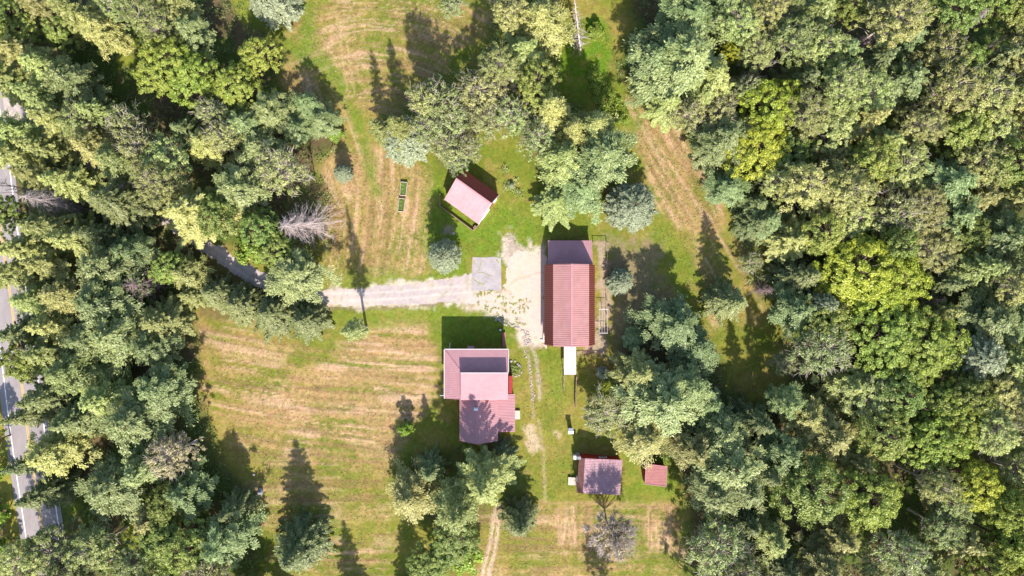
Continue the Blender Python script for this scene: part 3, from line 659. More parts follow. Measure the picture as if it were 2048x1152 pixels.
# ---- small things about the yard
hv = thing('hutch', 'small box hutch with white and slate roof standing on the lawn', 'hutch', G(1140, 858))
MB().box((0, 0, 1.0), (.75, .75, 1.9)).build('body', M['grey_wood'], hv)
MB().slab([(-.5, 0, 2.25), (-.5, -.55, 1.95), (.5, -.55, 1.95), (.5, 0, 2.25)], .05).build('roof', M['white'], hv)
MB().slab([(-.5, .55, 1.95), (-.5, 0, 2.25), (.5, 0, 2.25), (.5, .55, 1.95)], .05).build('roof', M['metal'], hv)
bedrot = 0
for i, (P, lab) in enumerate((([(802, 364), (800, 390.5), (812, 391), (815, 365.5)], 'white framed raised garden bed, the one farther from the driveway'),
                             ([(798.5, 397), (796, 423), (807.5, 423.5), (811, 398)], 'white framed raised garden bed, the one nearer the driveway'))):
    bd = thing('raised_bed', lab, 'garden bed', group='raised garden beds on the dry lawn')
    for k in range(4): MB().bar(G(*P[k], .3), G(*P[(k+1) % 4], .3), .07, .56).build('board', M['cream'], bd)
    MB().slab([G(*p, .36) for p in P], .3).build('soil', M['under'], bd)
cl = thing('clothesline', 'white clothesline strung between two T posts behind the barn', 'clothesline')
tp = [(1204, 618), (1204, 665)]
for px, py in tp:
    MB().tube(G(px, py, 0), (G(px, py)[0], G(px, py)[1], 1.9), .04).build('post', M['white'], cl)
    x, y, _ = G(px, py); MB().bar((x-.9, y, 1.9), (x+.9, y, 1.9), .07).build('crossbar', M['white'], cl)
for dx in (-.8, -.25, .25, .8):
    a_, b_ = G(*tp[0]), G(*tp[1]); MB().bar((a_[0]+dx, a_[1], 1.93), (b_[0]+dx, b_[1], 1.93), .025).build('line', M['white'], cl)
def fence(label, P, step, zt, mat, rail_z, railw=.07, name='pen_fence'):
    f = thing(name, label, 'fence')
    for a_, b_ in zip(P[:-1], P[1:]):
        A = Vector(G(*a_)); B = Vector(G(*b_)); n = max(1, int((B-A).length/step))
        for k in range(n+1):
            p = A.lerp(B, k/n); MB().box((p.x, p.y, zt/2), (.11, .11, zt)).build('post', M[mat], f)
        for rz in rail_z: MB().bar(A+Vector((0, 0, rz)), B+Vector((0, 0, rz)), railw, .10).build('rail', M[mat], f)
    return f
fence('grey post and rail pen fence along the bare yard behind the barn', [(1186, 484), (1213, 484), (1213, 600), (1212.5, 713), (1154, 714)], 2.4, 1.15, 'wood', (1.05,), .04)
fence('short brown rail fence trailing from the walkway towards the hutch', [(1152, 752), (1150.5, 782), (1150.5, 812)], 1.2, 1.1, 'wood', (.35, .7, 1.02), .12)
fence('single low rail on the lawn side of the walkway end', [(1127.5, 750), (1127, 780)], 1.5, .9, 'grey_wood', (.85,), .1)
x, y, _ = G(1088, 674); pk = thing('leaning_plank', 'pale plank stack leaning against the barn corner', 'plank', (x, y, 0))
for k in range(3): MB().bar((-.05*k, -1.0+.1*k, .05+.08*k), (.18-.05*k, 1.0, .8+.08*k), .35, .05).build('plank', M['cream'], pk)
mb = MB(); mb.tube(G(835.5, 931, .15), G(843, 916.5, .15), .07); tag(mb.build('pole', M['metal']), 'pale metal pole lying on the shaded lawn beside the house', 'pole')
mb = MB(); mb.bar(G(1081, 681, .3), G(1090, 680.5, .3), .12, .1); tag(mb.build('post', M['white']), 'short white post lying by the barn corner', 'post')

def rock(name, loc, r, mat, seed, label=None, cat=None, squash=(1, 1, .7), parent=None):
    g = np.random.default_rng(seed); import bmesh
    bm = bmesh.new(); bmesh.ops.create_icosphere(bm, subdivisions=2, radius=1.0)
    for v in bm.verts:
        k = 0.82 + 0.36*float(vn(np.array([v.co.x*1.3+5+seed]), np.array([v.co.y*1.3+v.co.z+9]), seed)[0])
        v.co = Vector((v.co.x*squash[0]*r*k, v.co.y*squash[1]*r*k, v.co.z*squash[2]*r*k))
    me = bpy.data.meshes.new(name); bm.to_mesh(me); bm.free(); me.materials.append(mat)
    o = link(name, me, parent, (loc[0], loc[1], loc[2]+r*squash[2]*.5))
    if label: tag(o, label, cat)
    return o
rock('boulder', G(522, 982), .75, M['boulder'], 3, 'dark grey boulder alone on the mown strip', 'boulder', (.8, 1.2, .9))
rock('stone', G(508, 949), .3, M['stone'], 4, 'small pale stone above the dark boulder', 'stone')
rock('stone', G(907, 467), .3, M['stone'], 5, 'small white stone at the edge of the round spruce shadow', 'stone')
fb = thing('flower_bed', 'stone edged wedge shaped flower bed at the house side', 'flower bed')
g_ = np.random.default_rng(5)
ring = [(1022, 722), (1030, 722), (1038, 730), (1044, 739), (1043, 746), (1036, 752), (1027, 752), (1021, 750)]
for i, p in enumerate(ring):
    qn = ring[(i+1) % len(ring)]
    for t in (0.0, .34, .67):
        if g_.random() < .35: continue
        rock('stone', G(p[0]+(qn[0]-p[0])*t, p[1]+(qn[1]-p[1])*t), g_.uniform(.14, .30), M['stone' if g_.random() < .6 else 'boulder'], 20+i*3+int(t*3), parent=fb)

# ------------------------------------------------------------------ plants
def unit(a): return a/np.maximum(np.linalg.norm(a, axis=-1, keepdims=True), 1e-6)
def leaves(Cn, D, Nn, L, W, tint):
    """kite shaped leaves: centre, direction, normal, length, width -> verts, faces, tint"""
    Nn = unit(Nn); D = unit(D - Nn*np.sum(D*Nn, -1, keepdims=True)); S = np.cross(Nn, D)
    L = np.broadcast_to(L, (len(Cn),))[:, None]; W = np.broadcast_to(W, (len(Cn),))[:, None]
    Vv = np.stack([Cn-D*L*.5, Cn+S*W*.5-Nn*W*.12, Cn+D*L*.5, Cn-S*W*.5-Nn*W*.12], 1).reshape(-1, 3)
    Ff = np.arange(len(Cn)*4).reshape(-1, 4)
    return Vv, Ff, np.repeat(tint, 4)
def sticks(A, B, r0, r1, k=4):
    """tapered prisms between points A and B"""
    A = np.asarray(A, float).reshape(-1, 3); B = np.asarray(B, float).reshape(-1, 3); n = len(A)
    r0 = np.broadcast_to(r0, (n,)); r1 = np.broadcast_to(r1, (n,))
    d = unit(B-A); up = np.where(np.abs(d[:, 2:3]) < .95, [[0, 0, 1.0]], [[1.0, 0, 0]]); e = unit(np.cross(d, up)); u = np.cross(e, d)
    th = np.arange(k)*2*np.pi/k
    off = e[:, None]*np.cos(th)[None, :, None] + u[:, None]*np.sin(th)[None, :, None]
    Vv = np.concatenate([A[:, None]+off*r0[:, None, None], B[:, None]+off*r1[:, None, None]], 1).reshape(-1, 3)
    base = (np.arange(n)*2*k)[:, None]; i = np.arange(k); j = (i+1) % k
    Ff = np.stack([base+i, base+j, base+k+j, base+k+i], -1).reshape(-1, 4)
    return Vv, Ff
def joinm(parts):
    V_, F_, n = [], [], 0
    for v, f in parts: V_.append(v); F_.append(f+n); n += len(v)
    return np.concatenate(V_), np.concatenate(F_)

def conifer(seed, h, R, levels, per, rise, droop, prof, K, leaf, wid, z0=0.12, irr=0.2, tip_bias=0.8, tuft=False, crook=0.02):
    g = np.random.default_rng(seed)
    zs = z0*h + (1-z0)*h*(np.arange(levels)/levels)**0.95
    zb = np.repeat(zs, per) + g.normal(0, .3*h/levels, levels*per)
    n = len(zb); t = np.clip((zb-z0*h)/(h*(1-z0)), 0, 1)
    lob = 1 + irr*np.sin(np.repeat(g.random(levels)*6.28, per)*0 + g.random()*6.28 + np.arange(n)*2.4)*g.random(n)
    az = np.arange(n)*2.399 + g.normal(0, .25, n)
    Lb = R*prof(t)*np.clip(1 + irr*g.normal(0, 1, n), .35, 1.5)*lob
    Lb = np.maximum(Lb, .12)
    keep = g.random(n) > (0.12 if not tuft else 0.10); zb, t, az, Lb = zb[keep], t[keep], az[keep], Lb[keep]; n = len(zb)
    dirx = np.stack([np.cos(az), np.sin(az), np.zeros(n)], -1); lat = np.stack([-np.sin(az), np.cos(az), np.zeros(n)], -1)
    rs = rise + 0.5*t*(0.8 if not tuft else 0.5)
    kk = np.maximum((K*np.clip(Lb/R, .15, 1.3)**1.3).astype(int), 6)
    bi = np.repeat(np.arange(n), kk); m = len(bi)
    s = g.random(m)**(1-tip_bias*.45); s = .12 + .9*s
    L = Lb[bi]
    if tuft:                                   # plumes: leaves gather round twig ends along the branch
        ntw = 7; tw = g.integers(0, ntw, m); key = bi*ntw+tw
        ts = np.random.default_rng(seed+1).random(n*ntw)[key]; tl = (np.random.default_rng(seed+2).random(n*ntw)[key]-.5)*2
        s = .28 + .75*ts; w = tl*wid*(1.12-s)*1.2 + g.normal(0, .07, m); s = s + g.normal(0, .06, m)
        jit = g.normal(0, .12, (m, 3))
    else:
        w = (g.random(m)*2-1)*wid*np.clip(1.08-s, .05, 1); jit = g.normal(0, .05, (m, 3))
    c = dirx[bi]*(s*L)[:, None] + lat[bi]*(w*L)[:, None]
    c[:, 2] += zb[bi] + rs[bi]*s*L - droop*s*s*L - .22*np.abs(w)*L*(0 if tuft else 1)
    c += jit*np.minimum(1, L)[:, None]
    D = dirx[bi] + lat[bi]*(np.sign(w)*(.7 if not tuft else .3))[:, None] + g.normal(0, .25, (m, 3)); D[:, 2] += .25*(1 if tuft else -.6)
    Nn = np.stack([g.normal(0, .42, m), g.normal(0, .42, m), np.ones(m)], -1) + dirx[bi]*.45
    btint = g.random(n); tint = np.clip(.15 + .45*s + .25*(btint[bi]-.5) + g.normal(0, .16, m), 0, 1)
    sc = .75+.5*g.random(m)
    lv = leaves(c, D, Nn, leaf*sc, leaf*.36*sc, tint)
    # wood
    zt = np.linspace(0, h*.98, 7); cx = np.cumsum(g.normal(0, crook*h/7, 7))*.6; cy = np.cumsum(g.normal(0, crook*h/7, 7))*.6
    P = np.stack([cx*0, cy*0, zt], -1); rad = np.interp(zt, [0, h], [h*.0145+.05, .03])
    parts = [sticks(P[:-1], P[1:], rad[:-1], rad[1:], 7)]
    A = np.stack([np.zeros(n), np.zeros(n), zb], -1); B = dirx*(Lb*.9)[:, None]; B[:, 2] = zb + rs*.9*Lb - droop*.81*Lb
    parts.append(sticks(A, B, .012*Lb+.015, .008, 3))
    return lv, joinm(parts)

def broadleaf(seed, h, R, clumps, per, leaf, base=.32, flat=1.0, rc=(.7, 1.25), gap=0.1, twigs=0, lobes=5):
    g = np.random.default_rng(seed)
    hc = h*(1-base); zc = h*base + hc*.5
    d = unit(g.normal(0, 1, (clumps, 3))); d[:, 2] = np.where(d[:, 2] < -.35, -d[:, 2], d[:, 2])
    lo = unit(g.normal(0, 1, (lobes, 3))); lump = .62 + .42*np.max(d@lo.T, 1)**2 + g.normal(0, .08, clumps)
    rad = np.where(g.random(clumps) < .75, lump, lump*g.uniform(.45, .9, clumps))
    cc = d*rad[:, None]*np.array([R, R, hc*.5*flat]); cc[:, 2] += zc
    r = g.uniform(*rc, clumps)*(1-.25*g.random(clumps))
    if gap: cc = cc[g.random(clumps) > gap]; r = r[:len(cc)]; d = unit(cc-np.array([0, 0, zc]))
    n = len(cc); bi = np.repeat(np.arange(n), per); m = len(bi)
    q = unit(g.normal(0, 1, (m, 3))); q[:, 2] = np.abs(q[:, 2])*.9-.12
    rr = r[bi]*g.random(m)**.4
    c = cc[bi] + q*rr[:, None]*np.array([1, 1, .62])
    Nn = q*.5 + d[bi]*.45 + g.normal(0, .5, (m, 3)) + np.array([0, 0, .4])
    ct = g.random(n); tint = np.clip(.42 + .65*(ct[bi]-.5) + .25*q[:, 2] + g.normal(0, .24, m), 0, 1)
    sc = .7+.6*g.random(m)
    lv = leaves(c, g.normal(0, 1, (m, 3)), Nn, leaf*sc, leaf*.72*sc, tint)
    zt = np.array([0, h*base*.5, h*base, h*base+hc*.35, h*base+hc*.7]); P = np.stack([zt*0, zt*0, zt], -1); rad_ = np.array([h*.02+.06, h*.017+.03, h*.014, h*.008, .03])
    parts = [sticks(P[:-1], P[1:], rad_[:-1], rad_[1:], 7)]
    A = np.stack([np.zeros(n), np.zeros(n), np.clip(cc[:, 2]-np.linalg.norm(cc[:, :2], axis=1)*.8, h*base*.6, h*.8)], -1)
    mid = A*.45 + cc*.55 + g.normal(0, .15, (n, 3)); mid[:, 2] -= .2
    parts += [sticks(A, mid, .07, .045, 3), sticks(mid, cc, .045, .018, 3)]
    if twigs:
        ti = g.integers(0, n, twigs); a = cc[ti] + g.normal(0, .2, (twigs, 3)); b = a + unit(d[ti]+g.normal(0, .55, (twigs, 3)))*g.uniform(.5, 1.3, (twigs, 1))
        parts.append(sticks(a, b, .035, .012, 3))
    return lv, joinm(parts)

def dead_conifer(seed, h, R, levels, per, tw, droop=.15, prof=lambda t: (1-t)**.7+.05, thick=1.0, z0=.12):
    g = np.random.default_rng(seed); parts = []
    zt = np.linspace(0, h, 8); P = np.stack([zt*0, zt*0, zt], -1); rad = np.interp(zt, [0, h], [h*.013+.05, .035])
    parts.append(sticks(P[:-1], P[1:], rad[:-1]*thick, rad[1:]*thick, 6))
    zb = np.repeat(h*z0 + h*(.97-z0)*np.arange(levels)/levels, per) + g.normal(0, .15, levels*per); n = len(zb); t = zb/h
    az = g.random(n)*6.283; L = R*prof(t)*np.where(g.random(n) < .25, g.uniform(.2, .5, n), g.uniform(.55, 1.2, n)); dv = np.stack([np.cos(az), np.sin(az), .2-droop*1.2+g.normal(0, .12, n)], -1)
    A = np.stack([zb*0, zb*0, zb], -1); M1 = A + dv*(L*.55)[:, None]; dv2 = dv + np.stack([g.normal(0, .18, n), g.normal(0, .18, n), -droop+g.normal(0, .1, n)], -1); B = M1 + dv2*(L*.45)[:, None]
    parts += [sticks(A, M1, .05*thick, .035*thick, 3), sticks(M1, B, .035*thick, .014*thick, 3)]
    bi = np.repeat(np.arange(n), tw); m = len(bi); s = g.uniform(.2, 1, m)
    a = np.where((s < .55)[:, None], A[bi] + dv[bi]*(L[bi]*s)[:, None], M1[bi] + dv2[bi]*(L[bi]*(s-.55))[:, None])
    b = a + unit(dv[bi] + g.normal(0, .75, (m, 3)))*(L[bi]*g.uniform(.12, .32, m))[:, None]
    parts.append(sticks(a, b, .024*thick, .009*thick, 3))
    return joinm(parts)

def snag(seed, h, R, limbs, tw, thick=1.0):
    """bare broadleaf: forked limbs that fork again"""
    g = np.random.default_rng(seed); parts = []
    zt = np.linspace(0, h*.55, 5); P = np.stack([np.cumsum(g.normal(0, .1, 5)), np.cumsum(g.normal(0, .1, 5)), zt], -1)
    parts.append(sticks(P[:-1], P[1:], np.array([.26, .22, .19, .16])*thick, np.array([.22, .19, .16, .13])*thick, 6))
    st = P[g.integers(2, 5, limbs)]; az = g.random(limbs)*6.28; el = g.uniform(.25, 1.1, limbs)
    d = np.stack([np.cos(az)*np.cos(el), np.sin(az)*np.cos(el), np.sin(el)], -1); L = g.uniform(.6, 1.05, limbs)*R
    prev = st; rr = .1*thick
    for k in range(3):
        nxt = prev + d*(L*(.42-.06*k))[:, None]; parts.append(sticks(prev, nxt, rr, rr*.7, 4))
        bi = np.repeat(np.arange(len(prev)), tw if k else 2); s = g.random(len(bi))
        a = prev[bi]*(1-s)[:, None] + nxt[bi]*s[:, None]; b = a + unit(d[bi]+g.normal(0, .7, (len(bi), 3)))*(L[bi]*g.uniform(.15, .4, len(bi)))[:, None]
        parts.append(sticks(a, b, rr*.5, rr*.2, 3))
        prev = nxt; d = unit(d + g.normal(0, .38, d.shape) + np.array([0, 0, .12])); rr *= .7
    return joinm(parts)

spr = lambda t: np.clip((1-t)**.85, .03, 1)*np.clip(t*9+.62, 0, 1)
dome = lambda t: np.sqrt(np.clip(1-t**2.1, .01, 1))*np.clip(t*4+.55, 0, 1)
pin = lambda t: np.clip(1-t**1.9, .08, 1)*np.clip(t*3+.45, 0, 1)
PROTO = {}
def add_proto(code, lv, wood, leafm, barkm, h, R, cname='crown'):
    k = len(PROTO.setdefault(code, []))
    cm = np_mesh(f'crown_{code}{k}', lv[0], lv[1], M[leafm], tint=lv[2]) if lv is not None else None
    wm = np_mesh(f'trunk_{code}{k}', wood[0], wood[1], M[barkm])
    PROTO[code].append((cm, wm, h, R))
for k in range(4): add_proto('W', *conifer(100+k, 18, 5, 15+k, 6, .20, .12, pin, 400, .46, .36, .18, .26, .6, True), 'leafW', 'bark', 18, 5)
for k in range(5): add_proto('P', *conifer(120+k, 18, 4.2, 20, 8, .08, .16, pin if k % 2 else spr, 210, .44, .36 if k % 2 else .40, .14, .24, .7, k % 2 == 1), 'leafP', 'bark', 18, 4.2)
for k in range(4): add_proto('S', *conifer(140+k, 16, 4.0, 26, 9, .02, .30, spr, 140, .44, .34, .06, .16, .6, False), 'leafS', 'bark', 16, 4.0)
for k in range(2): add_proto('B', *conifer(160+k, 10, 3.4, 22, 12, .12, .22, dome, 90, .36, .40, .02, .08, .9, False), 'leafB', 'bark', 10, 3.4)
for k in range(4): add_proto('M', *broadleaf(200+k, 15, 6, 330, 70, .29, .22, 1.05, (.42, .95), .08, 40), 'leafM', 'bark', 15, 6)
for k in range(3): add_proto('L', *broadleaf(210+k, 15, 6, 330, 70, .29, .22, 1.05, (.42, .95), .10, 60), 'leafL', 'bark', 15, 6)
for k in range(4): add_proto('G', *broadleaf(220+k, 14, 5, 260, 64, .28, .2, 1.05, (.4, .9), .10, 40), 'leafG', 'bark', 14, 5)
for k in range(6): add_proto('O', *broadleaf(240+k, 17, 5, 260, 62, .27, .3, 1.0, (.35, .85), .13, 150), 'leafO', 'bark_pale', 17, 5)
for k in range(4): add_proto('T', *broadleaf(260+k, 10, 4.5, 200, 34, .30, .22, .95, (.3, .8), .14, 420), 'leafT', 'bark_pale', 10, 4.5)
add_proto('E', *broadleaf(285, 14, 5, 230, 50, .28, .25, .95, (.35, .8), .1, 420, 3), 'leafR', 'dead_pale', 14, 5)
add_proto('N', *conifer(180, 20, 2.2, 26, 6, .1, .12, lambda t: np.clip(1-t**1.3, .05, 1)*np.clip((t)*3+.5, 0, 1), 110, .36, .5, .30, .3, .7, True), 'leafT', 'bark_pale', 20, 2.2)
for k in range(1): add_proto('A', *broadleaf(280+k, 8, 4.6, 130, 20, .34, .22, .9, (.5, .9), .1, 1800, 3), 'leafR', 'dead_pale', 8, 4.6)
for k in range(3): add_proto('U', *broadleaf(290+k, 3, 1.6, 40, 60, .28, .02, 1.1, (.35, .6), .03), 'leafU', 'bark', 3, 1.6)
for k in range(2): add_proto('D', None, dead_conifer(300+k, 15, 4.6, 30, 9, 20, .34, lambda t: np.clip(1.02-t, .05, 1)**.55, .8), None, 'dead_pale', 15, 5)
for k in range(2): add_proto('Q', None, dead_conifer(310+k, 14, 4.6, 18, 8, 8, .1, thick=1.3), None, 'dead_purple', 14, 4.6)
for k in range(3): add_proto('X', None, snag(320+k, 15, 5.5, 12, 6, 1.1), None, 'dead_pale', 15, 5.5)
add_proto('F', None, dead_conifer(330, 14, 2.6, 26, 5, 3, .2, lambda t: np.clip(1.02-t, .08, 1)**.8, 1.05, .04), None, 'dead_pale', 14, 2.6)

KIND = {'W': ('pine_tree', 'blue-green pine', 'tree'), 'P': ('fir_tree', 'olive fir tree', 'tree'), 'S': ('spruce_tree', 'dark green spruce', 'tree'), 'B': ('silver_spruce', 'silver-blue spruce', 'tree'),
        'M': ('maple_tree', 'yellow-green maple', 'tree'), 'L': ('broadleaf_tree', 'lime green broadleaf tree', 'tree'), 'N': ('larch_tree', 'tall thin tree', 'tree'), 'G': ('broadleaf_tree', 'fresh green broadleaf tree', 'tree'), 'O': ('oak_tree', 'olive green broadleaf tree', 'tree'), 'T': ('birch_tree', 'pale twiggy tree', 'tree'),
        'E': ('birch_tree', 'half-bare tree', 'tree'), 'A': ('apple_tree', 'thin russet tree', 'tree'), 'U': ('shrub', 'bright green shrub', 'shrub'), 'D': ('dead_spruce', 'bleached dead spruce', 'dead tree'), 'Q': ('dead_spruce', 'purple-grey dead spruce', 'dead tree'), 'X': ('dead_tree', 'bare pale snag', 'dead tree'), 'F': ('dead_spruce', 'leaning dead spruce', 'dead tree')}
